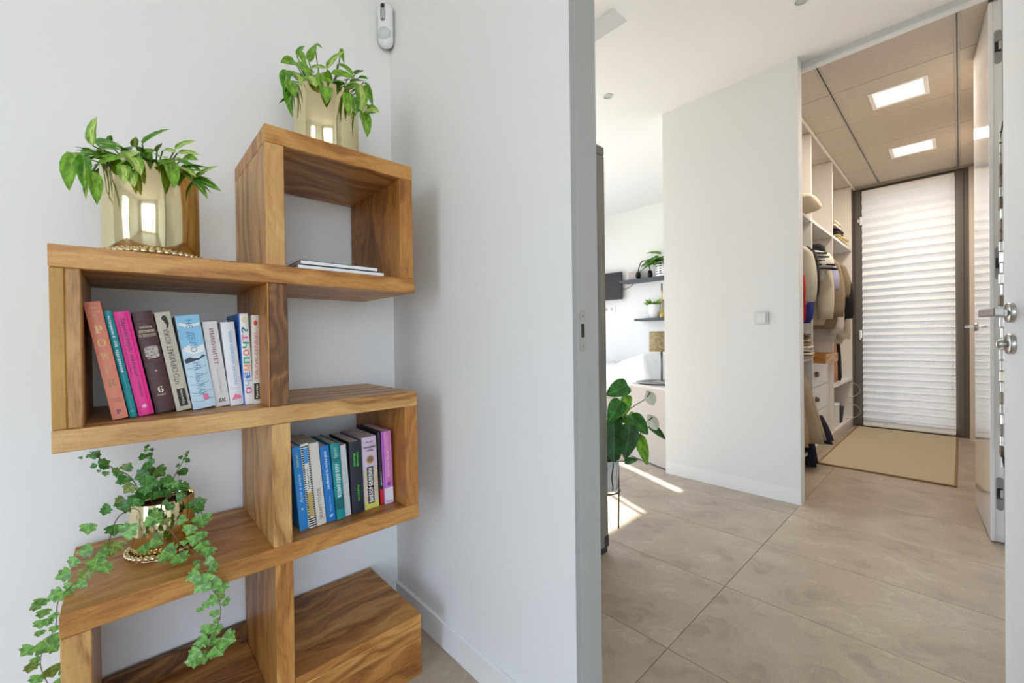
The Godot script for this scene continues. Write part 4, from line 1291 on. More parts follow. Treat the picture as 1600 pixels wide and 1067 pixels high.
func closet_shell() -> void:
	var t: Node3D
	# suspended ceiling
	t = structure("ceiling_3", "beige panelled closet ceiling with two lit panels", "ceiling")
	var xs := [2.335, 2.789, 3.4, 4.03, 4.64, 5.305]
	var zs := [0.115, 0.945, 1.535, 1.655]
	obj("back_board", box(Vector3(2.331, 2.703, 0.101), Vector3(5.309, 2.742, 1.659)), M.tbar, t)
	for i in 5:
		for j in 3:
			if j == 1 and (i == 1 or i == 3):
				# four pieces round the lamp
				var lx: float = [0, 3.115, 0, 4.365][i]
				for q in [[xs[i], lx - 0.15, zs[1], zs[2]], [lx + 0.15, xs[i + 1], zs[1], zs[2]], [lx - 0.15, lx + 0.15, zs[1], 1.11], [lx - 0.15, lx + 0.15, 1.41, zs[2]]]:
					obj("ceiling_panel", box(Vector3(q[0] + (0.002 if q[0] == xs[i] else 0.0), 2.691, q[2] + (0.012 if q[2] == zs[1] else 0.0)), Vector3(q[1] - (0.002 if q[1] == xs[i + 1] else 0.0), 2.7025, q[3] - (0.012 if q[3] == zs[2] else 0.0)), 0.0004), M.ctile, t)
				continue
			obj("ceiling_panel", box(Vector3(xs[i] + 0.003, 2.691, zs[j] + 0.012), Vector3(xs[i + 1] - 0.003, 2.7025, zs[j + 1] - 0.012), 0.001), M.ctile, t)
	for j in [1, 2]:
		obj("grid_bar", box(Vector3(2.335, 2.689, zs[j] - 0.014), Vector3(5.305, 2.6905, zs[j] - 0.003), 0.0004), M.tbar, t)
		obj("grid_bar", box(Vector3(2.335, 2.689, zs[j] + 0.003), Vector3(5.305, 2.6905, zs[j] + 0.014), 0.0004), M.tbar, t)
	obj("edge_trim", box(Vector3(5.285, 2.674, 0.72), Vector3(5.309, 2.6905, 1.659), 0.001), M.tbar, t)
	obj("edge_trim", box(Vector3(2.346, 2.672, 0.7245), Vector3(5.284, 2.6885, 0.738), 0.001), M.cabin, t)
	obj("edge_trim", box(Vector3(2.331, 2.683, 0.873), Vector3(2.345, 2.743, 1.659), 0.001), M.ceiling, t)
	for k in 2:
		var lx: float = [3.115, 4.365][k]
		var l := thing("ceiling_light", ["nearer lit square panel in the closet ceiling", "farther lit square panel in the closet ceiling"][k], "ceiling light", Vector3(lx, 2.69, 1.26), 0.0, "lit ceiling panels")
		var fr := mb()
		for s in [-1.0, 1.0]:
			cbox(fr, Vector3(s * 0.136 - 0.0125, -0.004, -0.1485), Vector3(s * 0.136 + 0.0125, 0.012, 0.1485), 0.001)
			cbox(fr, Vector3(-0.1235, -0.004, s * 0.136 - 0.0125), Vector3(0.1235, 0.012, s * 0.136 + 0.0125), 0.001)
		obj("frame", done(fr), M.white, l)
		obj("diffuser", box(Vector3(-0.1235, 0.0, -0.1235), Vector3(0.1235, 0.008, 0.1235), 0.0005), M.led, l)
		var a := AreaLight3D.new()
		a.name = "panel_glow"
		a.area_size = Vector2(0.24, 0.24)
		a.light_color = rgb8(255, 242, 228)
		a.light_energy = LED_ENERGY
		a.shadow_enabled = true
		l.add_child(a)
		a.position = Vector3(0, -0.006, 0)
		a.rotation.x = -PI / 2
	# glazed end door with a pleated blind
	t = structure("door_2", "tall dark framed glazed door at the end of the closet behind a white blind", "door")
	var f := mb()
	var x0 := 5.315
	cbox(f, Vector3(x0, 0.0, 0.699), Vector3(x0 + 0.08, 2.691, 0.73), 0.002)
	cbox(f, Vector3(x0, 0.0, 1.571), Vector3(x0 + 0.08, 2.691, 1.608), 0.002)
	cbox(f, Vector3(x0, 2.66, 0.73), Vector3(x0 + 0.08, 2.691, 1.571), 0.002)
	cbox(f, Vector3(x0, 0.0, 0.73), Vector3(x0 + 0.08, 0.02, 1.571), 0.002)
	obj("outer_frame", done(f), M.frame, t)
	f = mb()
	cbox(f, Vector3(x0 - 0.012, 0.019, 0.729), Vector3(x0 + 0.06, 2.661, 0.8), 0.003)
	cbox(f, Vector3(x0 - 0.012, 0.019, 1.508), Vector3(x0 + 0.06, 2.661, 1.572), 0.003)
	cbox(f, Vector3(x0 - 0.012, 2.6, 0.8), Vector3(x0 + 0.06, 2.661, 1.508), 0.003)
	cbox(f, Vector3(x0 - 0.012, 0.019, 0.8), Vector3(x0 + 0.06, 0.09, 1.508), 0.003)
	obj("leaf_frame", done(f), M.frame, t)
	var gm := mat(Color(0.9, 0.95, 0.95, 0.1), 0.02)
	gm.transparency = BaseMaterial3D.TRANSPARENCY_ALPHA
	obj("pane", box(Vector3(x0 + 0.02, 0.09, 0.8), Vector3(x0 + 0.026, 2.6, 1.508), 0.0005), gm, t)
	obj("contact_sensor", box(Vector3(x0 - 0.034, 2.27, 0.775), Vector3(x0 - 0.013, 2.36, 0.797), 0.004), M.white, t)
	obj("contact_magnet", box(Vector3(x0 - 0.03, 2.3, 0.757), Vector3(x0 - 0.013, 2.335, 0.772), 0.003), M.white, t)
	f = mb()
	cbox(f, Vector3(x0 - 0.022, 1.0, 0.764), Vector3(x0 - 0.0125, 1.09, 0.79), 0.003)
	cbox(f, Vector3(x0 - 0.062, 1.055, 0.77), Vector3(x0 - 0.022, 1.08, 0.785), 0.003)
	cbox(f, Vector3(x0 - 0.062, 0.985, 0.771), Vector3(x0 - 0.048, 1.0548, 0.784), 0.003)
	obj("door_handle", done(f), M.white, t)
	var b := thing("pleated_blind", "white pleated blind lowered over the glazed closet door", "blind", Vector3(x0 - 0.026, 0, 0))
	var bs := mb()
	var n := 33
	var ys := []
	for i in n * 2 + 1:
		var u := i / (n * 2.0)
		ys.append(2.612 - 2.572 * (u + 0.10 * sin(u * PI) * (1.0 - u) * 0.9))
	for i in n * 2:
		var xa := -0.022 if i % 2 == 0 else 0.012
		var xb := 0.012 if i % 2 == 0 else -0.022
		quad(bs, Vector3(xa, ys[i], 0.797), Vector3(xa, ys[i], 1.512), Vector3(xb, ys[i + 1], 1.512), Vector3(xb, ys[i + 1], 0.797), Vector3(-1, 0, 0))
	obj("pleats", done(bs), M.blind, b)
	obj("head_rail", box(Vector3(-0.022, 2.613, 0.8), Vector3(0.012, 2.64, 1.508), 0.002), M.white, b)
	obj("bottom_rail", box(Vector3(-0.024, 0.024, 0.8), Vector3(0.013, 0.04, 1.508), 0.002), M.white, b)
	for z in [0.9, 1.14, 1.39]:
		obj("cord", tubed([Vector3(-0.005, 0.04, z), Vector3(-0.005, 2.613, z)], 0.0009, 5), M.white, b)
	obj("side_cord", tubed([Vector3(-0.026, 0.4, 1.485), Vector3(-0.026, 2.62, 1.485)], 0.0012, 5), M.white, b)
	# glossy closet door, standing open along the wall
	t = structure("door_3", "tall glossy white door standing open, reflecting the blind", "door", Vector3(2.372, 0, 1.642))
	var d3 := Vector3(2.968 - 2.372, 0, 1.602 - 1.642)
	t.rotation.y = atan2(-d3.z, d3.x)
	obj("leaf", box(Vector3(0, 0.008, 0.0), Vector3(0.6, 2.68, 0.046), 0.002), M.gloss, t)
	obj("edge_lip", box(Vector3(-0.004, 0.008, 0.0), Vector3(-0.0002, 2.68, 0.014), 0.001), M.gloss, t)
	for y in [0.248, 1.389, 2.45]:
		var h := obj("hinge", slab(plate_outline(0.0125, 0.082), 0.0, 0.0015, Transform3D(Basis(Vector3.UP, -PI / 2), Vector3(-0.0002, y, 0.031))), M.hinge, t)
		obj("hinge_recess", box(Vector3(-0.0028, y - 0.024, 0.0205), Vector3(-0.0018, y + 0.028, 0.0405), 0.0003), M.black, h)
		obj("hinge_arm", box(Vector3(-0.012, y - 0.018, 0.0315), Vector3(-0.0029, y + 0.022, 0.042), 0.001), M.steel, h)
	for s in [-1.0, 1.0]:
		var zz := 0.0 if s < 0.0 else 0.046
		var hs := mb()
		cbox(hs, Vector3(0.535, 1.075, minf(zz, zz + s * 0.045)), Vector3(0.55, 1.09, maxf(zz, zz + s * 0.045)), 0.002)
		cbox(hs, Vector3(0.43, 1.075, minf(zz + s * 0.033, zz + s * 0.045)), Vector3(0.5345, 1.09, maxf(zz + s * 0.033, zz + s * 0.045)), 0.002)
		if s < 0.0:
			obj("handle_lever", done(hs), M.steel, t)
			obj("handle_rose", lathed([Vector2(0.025, 0), Vector2(0.025, 0.008), Vector2(0.0, 0.008)], 24), M.steel, t, Transform3D(Basis(Vector3.RIGHT, -PI / 2), Vector3(0.5425, 1.082, 0.0)))

func wardrobe() -> void:
	var xs := [2.34, 3.345, 4.17, 5.18]
	var g := "open wardrobe units"
	var lab := ["open wardrobe unit nearest the hall wall, with trousers hanging low", "middle open wardrobe unit with drawers below the clothes", "open wardrobe unit beside the glazed door, with a low shelf"]
	var fz := 0.72
	for k in 3:
		var x0: float = xs[k]
		var x1: float = xs[k + 1]
		var t := thing("wardrobe_unit", lab[k], "wardrobe", Vector3(x0, 0, 0), 0.0, g)
		var w := x1 - x0
		obj("side_panel", box(Vector3(w - 0.022, 0.1, 0.125), Vector3(w - 0.001, 2.688, fz), 0.001), M.cabin, t)
		if k == 0:
			obj("side_panel", box(Vector3(0.0, 0.1, 0.125), Vector3(0.02, 2.688, fz), 0.001), M.cabin, t)
		obj("back_panel", box(Vector3(0.0, 0.1, 0.102), Vector3(w - 0.001, 2.688, 0.124), 0.001), M.cabin, t)
		var l := 0.0205 if k == 0 else 0.0005
		obj("top_shelf", box(Vector3(l, 1.965, 0.125), Vector3(w - 0.0225, 1.99, fz + 0.004), 0.001), M.whitegloss, t)
		obj("base_board", box(Vector3(l, 0.1, 0.125), Vector3(w - 0.0225, 0.122, fz), 0.001), M.cabin, t)
		obj("plinth", box(Vector3(0.0, 0.001, 0.14), Vector3(w - 0.001, 0.0995, 0.7), 0.001), M.cabin, t)
		obj("rail", tubed([Vector3(l, 1.87, 0.42), Vector3(w - 0.0225, 1.87, 0.42)], 0.012, 10), M.steel, t)
		if k == 0:
			obj("shelf", box(Vector3(l, 0.84, 0.125), Vector3(w - 0.0225, 0.86, fz + 0.0), 0.001), M.whitegloss, t)
		if k == 1:
			obj("drawer_case", box(Vector3(l, 0.122, 0.13), Vector3(w - 0.0225, 0.81, 0.664), 0.001), M.cabin, t)
			for i in 3:
				var y0: float = [0.126, 0.375, 0.594][i]
				var y1: float = [0.371, 0.59, 0.806][i]
				var d := obj("drawer", box(Vector3(l + 0.003, y0, 0.665), Vector3(w - 0.0255, y1, 0.684), 0.002), M.whitegloss, t)
				if i > 0:
					obj("drawer_handle", lathed([Vector2(0.044, 0.0), Vector2(0.044, 0.008), Vector2(0.034, 0.02), Vector2(0.0, 0.025)], 24), M.knob, d, Transform3D(Basis(Vector3.RIGHT, PI / 2) * Basis.from_scale(Vector3(1.0, 1.0, 0.55)), Vector3(0.28, (y0 + y1) / 2.0, 0.684)))
		if k == 2:
			obj("shelf", box(Vector3(l, 0.535, 0.125), Vector3(w - 0.0225, 0.555, fz), 0.001), M.whitegloss, t)
	var gw := "clothes hanging in the closet"
	garment("cream knitted jacket hanging nearest the hall wall", 3.1, 1.8, 1.27, 0.755, 0.05, rgb8(196, 190, 170), gw, 1.3)
	garment("black jacket hanging behind the cream knitted jacket", 3.24, 1.82, 1.29, 0.745, 0.04, rgb8(32, 30, 34), gw, 1.35)
	garment("bright red top peeping out below the cream knitted jacket", 3.01, 1.62, 1.12, 0.745, 0.022, rgb8(206, 30, 24), gw, 0.0, Color(0, 0, 0, 0), "garment", "top")
	garment("blue top peeping out beside the red one", 3.18, 1.6, 1.14, 0.765, 0.014, rgb8(52, 60, 140), gw, 0.0, Color(0, 0, 0, 0), "garment", "top")
	var sg := garment("black and white striped shirt hanging over a cream jacket", 3.5, 1.81, 1.5, 0.79, 0.03, rgb8(226, 222, 208), gw, 1.58, Color(0, 0, 0, 0), "shirt", "striped_shirt")
	stripes(sg, 1.81, 0.79, 0.03)
	garment("long cream jacket hanging behind the striped shirt", 3.6, 1.8, 1.13, 0.775, 0.045, rgb8(204, 194, 170), gw, 1.18)
	garment("lavender blouse hanging in the middle wardrobe unit", 3.72, 1.76, 1.2, 0.79, 0.03, rgb8(178, 178, 206), gw, 1.42, rgb8(178, 178, 206), "garment", "blouse")
	garment("beige jacket hanging with a patterned cuff in the middle unit", 3.85, 1.8, 1.1, 0.81, 0.045, rgb8(150, 132, 108), gw, 1.2)
	garment("white shirt hanging low in the middle unit by the divider", 3.99, 1.72, 0.98, 0.78, 0.03, rgb8(216, 212, 204), gw, 1.05, rgb8(216, 212, 204), "shirt", "shirt")
	garment("olive brown coat hanging left of the black leather jacket", 4.26, 1.8, 1.25, 0.79, 0.04, rgb8(136, 122, 98), gw, 1.4, Color(0, 0, 0, 0), "coat", "coat")
	garment("black leather jacket hanging in the unit beside the glazed door", 4.42, 1.72, 1.18, 0.8, 0.06, rgb8(28, 27, 30), gw, 1.2)
	garment("cream blouse hanging below the black leather jacket", 4.52, 1.66, 0.95, 0.755, 0.03, rgb8(214, 204, 184), gw, 1.0, Color(0, 0, 0, 0), "garment", "blouse")
	var cap := thing("cap", "black cap above the beige jacket in the middle unit", "cap", Vector3(3.78, 1.8, 0.66))
	obj("crown", loft([{"c": Vector3(0, -0.02, 0), "a": Vector3(0.08, 0, 0), "b": Vector3(0, 0, 0.07)}, {"c": Vector3(0, 0.03, 0), "a": Vector3(0.075, 0, 0), "b": Vector3(0, 0, 0.065)}, {"c": Vector3(0, 0.06, 0), "a": Vector3(0.04, 0, 0), "b": Vector3(0, 0, 0.035)}], 20), cloth(rgb8(26, 26, 30)), cap)
	# trousers folded over bars
	var pg := "trousers hanging in the closet"
	trousers("beige trousers hanging from a low bar and flaring towards the hall", 3.1, 0.8, 0.22, 0.7, 0.84, 0.04, rgb8(166, 148, 120), pg)
	trousers("tan trousers hanging in front of the beige pair", 3.0, 0.78, 0.2, 0.68, 0.76, 0.03, rgb8(178, 150, 112), pg)
	trousers("dark navy trousers hanging lowest beside the hall wall", 3.2, 0.7, 0.01, 0.67, 0.77, 0.03, rgb8(24, 26, 44), pg)
	trousers("navy trouser legs showing behind the hem of the beige pair", 3.27, 0.4, 0.19, 0.8, 0.86, 0.03, rgb8(22, 22, 36), pg)
	trousers("coral trousers hanging down in the unit beside the glazed door", 4.6, 1.2, 0.56, 0.66, 0.675, 0.02, rgb8(206, 146, 116), pg)
	trousers("black trousers hanging in the unit beside the glazed door", 4.72, 1.2, 0.565, 0.67, 0.69, 0.025, rgb8(24, 24, 28), pg)
	# folded things and boxes
	var fg := "folded clothes on the closet shelves"
	folded("brown folded jumper at the bottom of the stack on the low shelf", Vector3(3.13, 0.861, 0.58), Vector3(0.3, 0.05, 0.34), rgb8(196, 184, 164), fg)
	folded("white folded jumper in the middle of the stack on the low shelf", Vector3(3.13, 0.912, 0.575), Vector3(0.29, 0.05, 0.34), rgb8(216, 210, 200), fg)
	folded("tan folded jumper in the stack under the red top", Vector3(3.13, 0.963, 0.57), Vector3(0.28, 0.05, 0.33), rgb8(170, 138, 104), fg)
	folded("dark folded jumper on top of the stack on the low shelf", Vector3(3.13, 1.014, 0.565), Vector3(0.27, 0.045, 0.32), rgb8(84, 60, 54), fg)
	cushion("cream bolster pillow lying on the top closet shelf", Vector3(3.04, 1.9905, 0.69), Vector3(0.4, 0.12, 0.26), rgb8(214, 200, 176), 0.0)
	folded("yellow folded cloth at the bottom of the heap on the top shelf", Vector3(4.6, 1.9905, 0.58), Vector3(0.4, 0.06, 0.3), rgb8(214, 196, 140), fg)
	folded("black folded cloth in the heap on the top closet shelf", Vector3(4.56, 2.051, 0.58), Vector3(0.36, 0.06, 0.28), rgb8(40, 36, 40), fg)
	folded("white folded cloth on top of the heap on the top shelf", Vector3(4.54, 2.112, 0.57), Vector3(0.34, 0.08, 0.27), rgb8(226, 214, 196), fg)
	folded("cream folded cloth beside the black one on the top shelf", Vector3(4.93, 1.9905, 0.62), Vector3(0.2, 0.1, 0.2), rgb8(216, 200, 168), fg)
	var tb := thing("wooden_tray_box", "open wooden tray box standing on the drawers", "box", Vector3(3.64, 0.8105, 0.6))
	for s in [-1.0, 1.0]:
		obj("long_side", box(Vector3(-0.24, 0.0, s * 0.19 - 0.006), Vector3(0.24, 0.075, s * 0.19 + 0.006), 0.001, 0, 1.0), M.wood[2] if s > 0 else M.cabin, tb)
		obj("short_side", box(Vector3(s * 0.246 - 0.006, 0.0, -0.196), Vector3(s * 0.246 + 0.006, 0.075, 0.196), 0.001, 2, 1.0), M.wood[1], tb)
	obj("bottom", box(Vector3(-0.24, 0.0, -0.184), Vector3(0.24, 0.008, 0.184), 0.001), M.wood[2], tb)
	var bx := thing("storage_box", "small white box standing on the base of the wardrobe below the low shelf", "box", Vector3(4.45, 0.1225, 0.6))
	obj("body", box(Vector3(-0.1, 0.0, -0.1), Vector3(0.1, 0.2, 0.1), 0.004), M.white, bx)
	obj("lid", box(Vector3(-0.104, 0.2005, -0.104), Vector3(0.104, 0.225, 0.104), 0.004), M.white, bx)
	var bs := thing("storage_basket", "dark blue basket beside the white box below the low shelf", "basket", Vector3(4.72, 0.1225, 0.6))
	obj("body", loft([{"c": Vector3(0, 0, 0), "a": Vector3(0.11, 0, 0), "b": Vector3(0, 0, 0.09)}, {"c": Vector3(0, 0.1, 0), "a": Vector3(0.12, 0, 0), "b": Vector3(0, 0, 0.1)}, {"c": Vector3(0, 0.16, 0), "a": Vector3(0.125, 0, 0), "b": Vector3(0, 0, 0.105)}], 24, 0.0, 5.0, 0.5), mat(rgb8(36, 42, 58), 0.8), bs)
	obj("folded_cloth", loft([{"c": Vector3(0, 0.161, 0), "a": Vector3(0.1, 0, 0), "b": Vector3(0, 0, 0.08)}, {"c": Vector3(0, 0.21, 0), "a": Vector3(0.09, 0, 0), "b": Vector3(0, 0, 0.07)}], 16, 0.05), cloth(rgb8(150, 166, 196)), bs)
	for k in 2:
		var wl := thing("wire_loop", ["upper wire loop sticking out under the low wardrobe shelf", "lower wire loop sticking out above the wardrobe plinth"][k], "wire", Vector3(4.93, [0.36, 0.13][k], 0.7))
		var p := []
		for i in 13:
			var a := -PI / 2 + PI * i / 12.0
			p.append(Vector3(0.13 * cos(a) * 0.4, 0.09 + 0.085 * sin(a), 0.11 * cos(a)))
		obj("wire", tubed(p, 0.004, 8), M.steel, wl)

func trousers(label: String, x: float, top: float, bottom: float, zt: float, zb: float, thick: float, c: Color, group: String) -> void:
	var t := thing("trousers", label, "trousers", Vector3(x, 0, 0), 0.0, group)
	for leg in 2:
		var sl := []
		for i in 9:
			var f := i / 8.0
			sl.append({"c": Vector3((leg - 0.5) * thick * 1.7, lerpf(top, bottom + 0.02 * leg, f), lerpf(zt, zb, f) - 0.11), "a": Vector3(0, 0, 0.1 + 0.01 * f), "b": Vector3(thick * (0.8 + 0.25 * f), 0, 0)})
		obj("leg", loft(sl, 20, 0.07, 4.0), cloth(c if leg == 0 else c.lightened(0.06)), t)
	obj("clip_hanger", tubed([Vector3(0, top + 0.004, zt - 0.2), Vector3(0, top + 0.004, zt - 0.02)], 0.006, 8), M.steel, t)

# ---------------------------------------------------------------- furniture
func bookcase() -> void:
	var t := thing("bookcase", "zigzag open wooden bookcase of stacked box shelves in the corner", "bookcase")
	var zF := 0.3821
	var zB := 0.0134
	var th := 0.044
	var xL := -0.8923
	var xR := -0.1236
	var d := -0.5275
	var tw := 0.0425
	rng.seed = 9
	var e := 0.0003
	var board := func(called: String, x0: float, x1: float, y0: float, y1: float, z0: float, z1: float, grain: int, m: Material) -> void:
		obj(called, box(Vector3(x0, y0, z0), Vector3(x1, y1, z1), 0.0018, grain, 0.95, Vector2(rng.randf() * 5.0, rng.randf() * 5.0)), m, t)
	var W: Array = M.wood
	# top box
	board.call("top_board", -0.531, xR - 0.004, 1.5861 - th, 1.5861, zB, zF, 0, W[0])
	board.call("side_board", -0.531, -0.531 + tw, 1.2394 + e, 1.5861 - th - e, zB, zF, 1, W[2])
	board.call("side_board", xR - tw - 0.004, xR - 0.004, 1.2394 + e, 1.5861 - th - e, zB, zF, 1, W[1])
	# long board of the second level
	board.call("shelf_board", xL, xR, 1.1954, 1.2394, zB, zF, 0, W[0])
	# left box: side in two glued planks, the outer one of pale sapwood
	board.call("sapwood_plank", xL + 0.001, xL + 0.021, 0.888 + e, 1.1954 - e, zB, zF, 1, M.sap)
	board.call("side_board", xL + 0.0211, xL + 0.0425, 0.888 + e, 1.1954 - e, zB, zF - 0.0003, 1, W[2])
	board.call("divider_board", d, d + tw, 0.888 + e, 1.1954 - e, zB, zF - 0.0012, 1, M.burl)
	board.call("divider_facing", d - 0.0034, d - 0.0002, 0.888 + e, 1.1954 - e, zB, zF - 0.0004, 1, W[1])
	board.call("shelf_board", xL, xR + 0.003, 0.8445, 0.888, zB, zF, 0, W[2])
	# right box
	board.call("divider_board", d + 0.002, d + tw + 0.002, 0.5369 + e, 0.8445 - e, zB, zF - 0.0006, 1, W[2])
	board.call("side_board", xR - tw + 0.003, xR + 0.003, 0.5369 + e, 0.8445 - e, zB, zF, 1, W[1])
	board.call("shelf_board", xL + 0.005, xR + 0.004, 0.4929, 0.5369, zB, zF, 0, W[0])
	# lower part
	board.call("leg_board", xL + 0.0055, xL + 0.048, 0.0, 0.4929 - e, zB, zF, 1, W[2])
	board.call("divider_board", d + 0.004, d + tw + 0.003, 0.0, 0.4929 - e, zB, zF - 0.0005, 1, W[0])
	board.call("back_rail", xL + 0.0485, d + 0.0036, 0.0, 0.178, zB, zB + 0.02, 0, M.burl)
	for k in 4:
		var z0 := lerpf(zB + 0.0203, zF, k / 4.0)
		board.call("base_plank", xL + 0.0485, d + 0.0036, 0.0, 0.128 + 0.0006 * (k % 2), z0, lerpf(zB + 0.0203, zF, (k + 1) / 4.0) - 0.0006, 0, W[k % 2])
	# closed block on the floor at the right
	var y5 := 0.1887
	for k in 3:
		var z0: float = [zB, 0.16, 0.29][k]
		var z1: float = [0.1595, 0.2895, zF][k]
		board.call("top_plank", d + tw + 0.0035, xR + 0.006, y5 - 0.026, y5, z0, z1, 0, W[[1, 0, 1][k]])
	board.call("front_plank", d + tw + 0.0035, xR + 0.006, 0.118, y5 - 0.0263, zB, zF, 0, W[0])
	board.call("front_plank", d + tw + 0.0035, xR + 0.006, 0.0, 0.1177, zB, zF - 0.0004, 0, W[1])

func hall_things() -> void:
	var t: Node3D
	# security detector in the corner
	t = thing("motion_detector", "white capsule shaped security detector high in the corner", "detector", Vector3(-0.027, 2.265, 0.027))
	t.rotation.y = -PI / 4
	var body := []
	for i in 25:
		var f := 0.5 - 0.5 * cos(PI * i / 24.0)
		var q := maxf(0.0, (absf(2.0 * f - 1.0) - 0.66) / 0.34)
		var e := sqrt(maxf(0.02, 1.0 - q * q))
		body.append({"c": Vector3(0, lerpf(-0.085, 0.085, f), 0.006), "a": Vector3(0.029 * e, 0, 0), "b": Vector3(0, 0, 0.024 * e)})
	obj("body", loft(body, 28, 0.0, 5.0, 0.8), M.whitegloss, t)
	obj("back_plate", box(Vector3(-0.026, -0.07, -0.019), Vector3(0.026, 0.07, -0.0165), 0.001), M.hinge, t)
	var win := slab(plate_outline(0.0095, 0.034), 0.0, 0.003, Transform3D(Basis.IDENTITY, Vector3(-0.002, 0.035, 0.0275)))
	var wn := obj("window_rim", win, M.dark, t)
	obj("window_face", slab(plate_outline(0.0082, 0.0325), 0.0, 0.0034, Transform3D(Basis.IDENTITY, Vector3(-0.002, 0.035, 0.0275))), mat(rgb8(176, 178, 178), 0.3), wn)
	obj("camera_lens", lathed([Vector2(0.0072, 0), Vector2(0.0066, 0.003), Vector2(0.0, 0.004)], 20), M.black, wn, Transform3D(Basis(Vector3.RIGHT, PI / 2), Vector3(-0.002, 0.058, 0.0305)))
	obj("triangle_mark", slab(PackedVector2Array([Vector2(-0.0065, 0.006), Vector2(0.0025, 0.006), Vector2(-0.002, 0.014)]), 0.0309, 0.0315), M.dark, wn)
	obj("sensor_dome", loft([{"c": Vector3(0, -0.043, 0.024), "a": Vector3(0.026, 0, 0), "b": Vector3(0, 0.026, 0)}, {"c": Vector3(0, -0.043, 0.031), "a": Vector3(0.023, 0, 0), "b": Vector3(0, 0.023, 0)}, {"c": Vector3(0, -0.043, 0.036), "a": Vector3(0.013, 0, 0), "b": Vector3(0, 0.013, 0)}], 28, 0.0, 5.0, 1.0), mat(rgb8(206, 212, 214), 0.4), t)
	# light switch
	t = thing("light_switch", "square white light switch on the hall wall", "switch", Vector3(2.24, 1.161, 0.663))
	obj("plate", box(Vector3(-0.0085, -0.041, -0.041), Vector3(0.0, 0.041, 0.041), 0.002), mat(rgb8(222, 222, 218), 0.4), t)
	obj("rocker", box(Vector3(-0.0125, -0.028, -0.028), Vector3(-0.0086, 0.028, 0.028), 0.0015), M.whitegloss, t)
	# downlights
	var lab := ["small round ceiling spot over the grey cabinet", "small round ceiling spot at the top edge over the hall"]
	for k in 2:
		t = thing("ceiling_spot", lab[k], "ceiling spot", [Vector3(1.726, 2.744, -0.139), Vector3(1.75, 2.744, 1.0)][k], 0.0, "ceiling spots")
		obj("trim_ring", lathed([Vector2(0.034, 0), Vector2(0.033, -0.004), Vector2(0.027, -0.005), Vector2(0.026, 0.0)], 32), mat(rgb8(206, 208, 206), 0.35), t)
		obj("lens", lathed([Vector2(0.0, -0.0012), Vector2(0.0262, -0.0012)], 24), mat(rgb8(186, 192, 190), 0.3), t)
	# tall grey cabinet behind the doorway
	t = thing("tall_cabinet", "tall grey wood cabinet just behind the door frame", "cabinet", Vector3(0, 0, 0))
	obj("body", box(Vector3(0.09, 0.03, -0.3), Vector3(0.932, 1.925, 0.365), 0.003), M.greycab, t)
	obj("top_panel", box(Vector3(0.09, 1.928, -0.3), Vector3(0.932, 1.972, 0.365), 0.004), M.greycab, t)
	obj("foot_rail", box(Vector3(0.09, 0.0, -0.29), Vector3(0.928, 0.0295, 0.362), 0.002), M.dark, t)
	obj("corner_bracket", box(Vector3(0.9, 0.03, 0.3652), Vector3(0.933, 0.085, 0.367), 0.0005), M.dark, t)
	# mosaic mirror on the right-hand hall wall
	t = thing("mosaic_mirror", "tall narrow mirror framed in mosaic strips, glimpsed beside the door edge", "mirror", Vector3(2.0, 0, 1.68))
	obj("backing", box(Vector3(-0.3, 0.42, -0.002), Vector3(0.25, 2.02, 0.0148), 0.002), M.dark, t)
	obj("glass", box(Vector3(-0.2, 0.5, -0.008), Vector3(0.17, 1.94, -0.0025), 0.0008), M.mirror, t)
	rng.seed = 13
	var mm := [M.steel, M.mirror, mat(rgb8(122, 108, 92), 0.3, 0.5), mat(rgb8(196, 190, 178), 0.15, 0.7)]
	for k in 32:
		var y := 0.42 + k * 0.05
		for s in 2:
			var xa: float = [0.172, -0.3][s]
			obj("mosaic_piece", box(Vector3(xa, y + 0.002, -0.011 - rng.randf() * 0.006), Vector3(xa + [0.078, 0.098][s], y + 0.048, -0.0022), 0.002), mm[rng.randi() % 4], t)

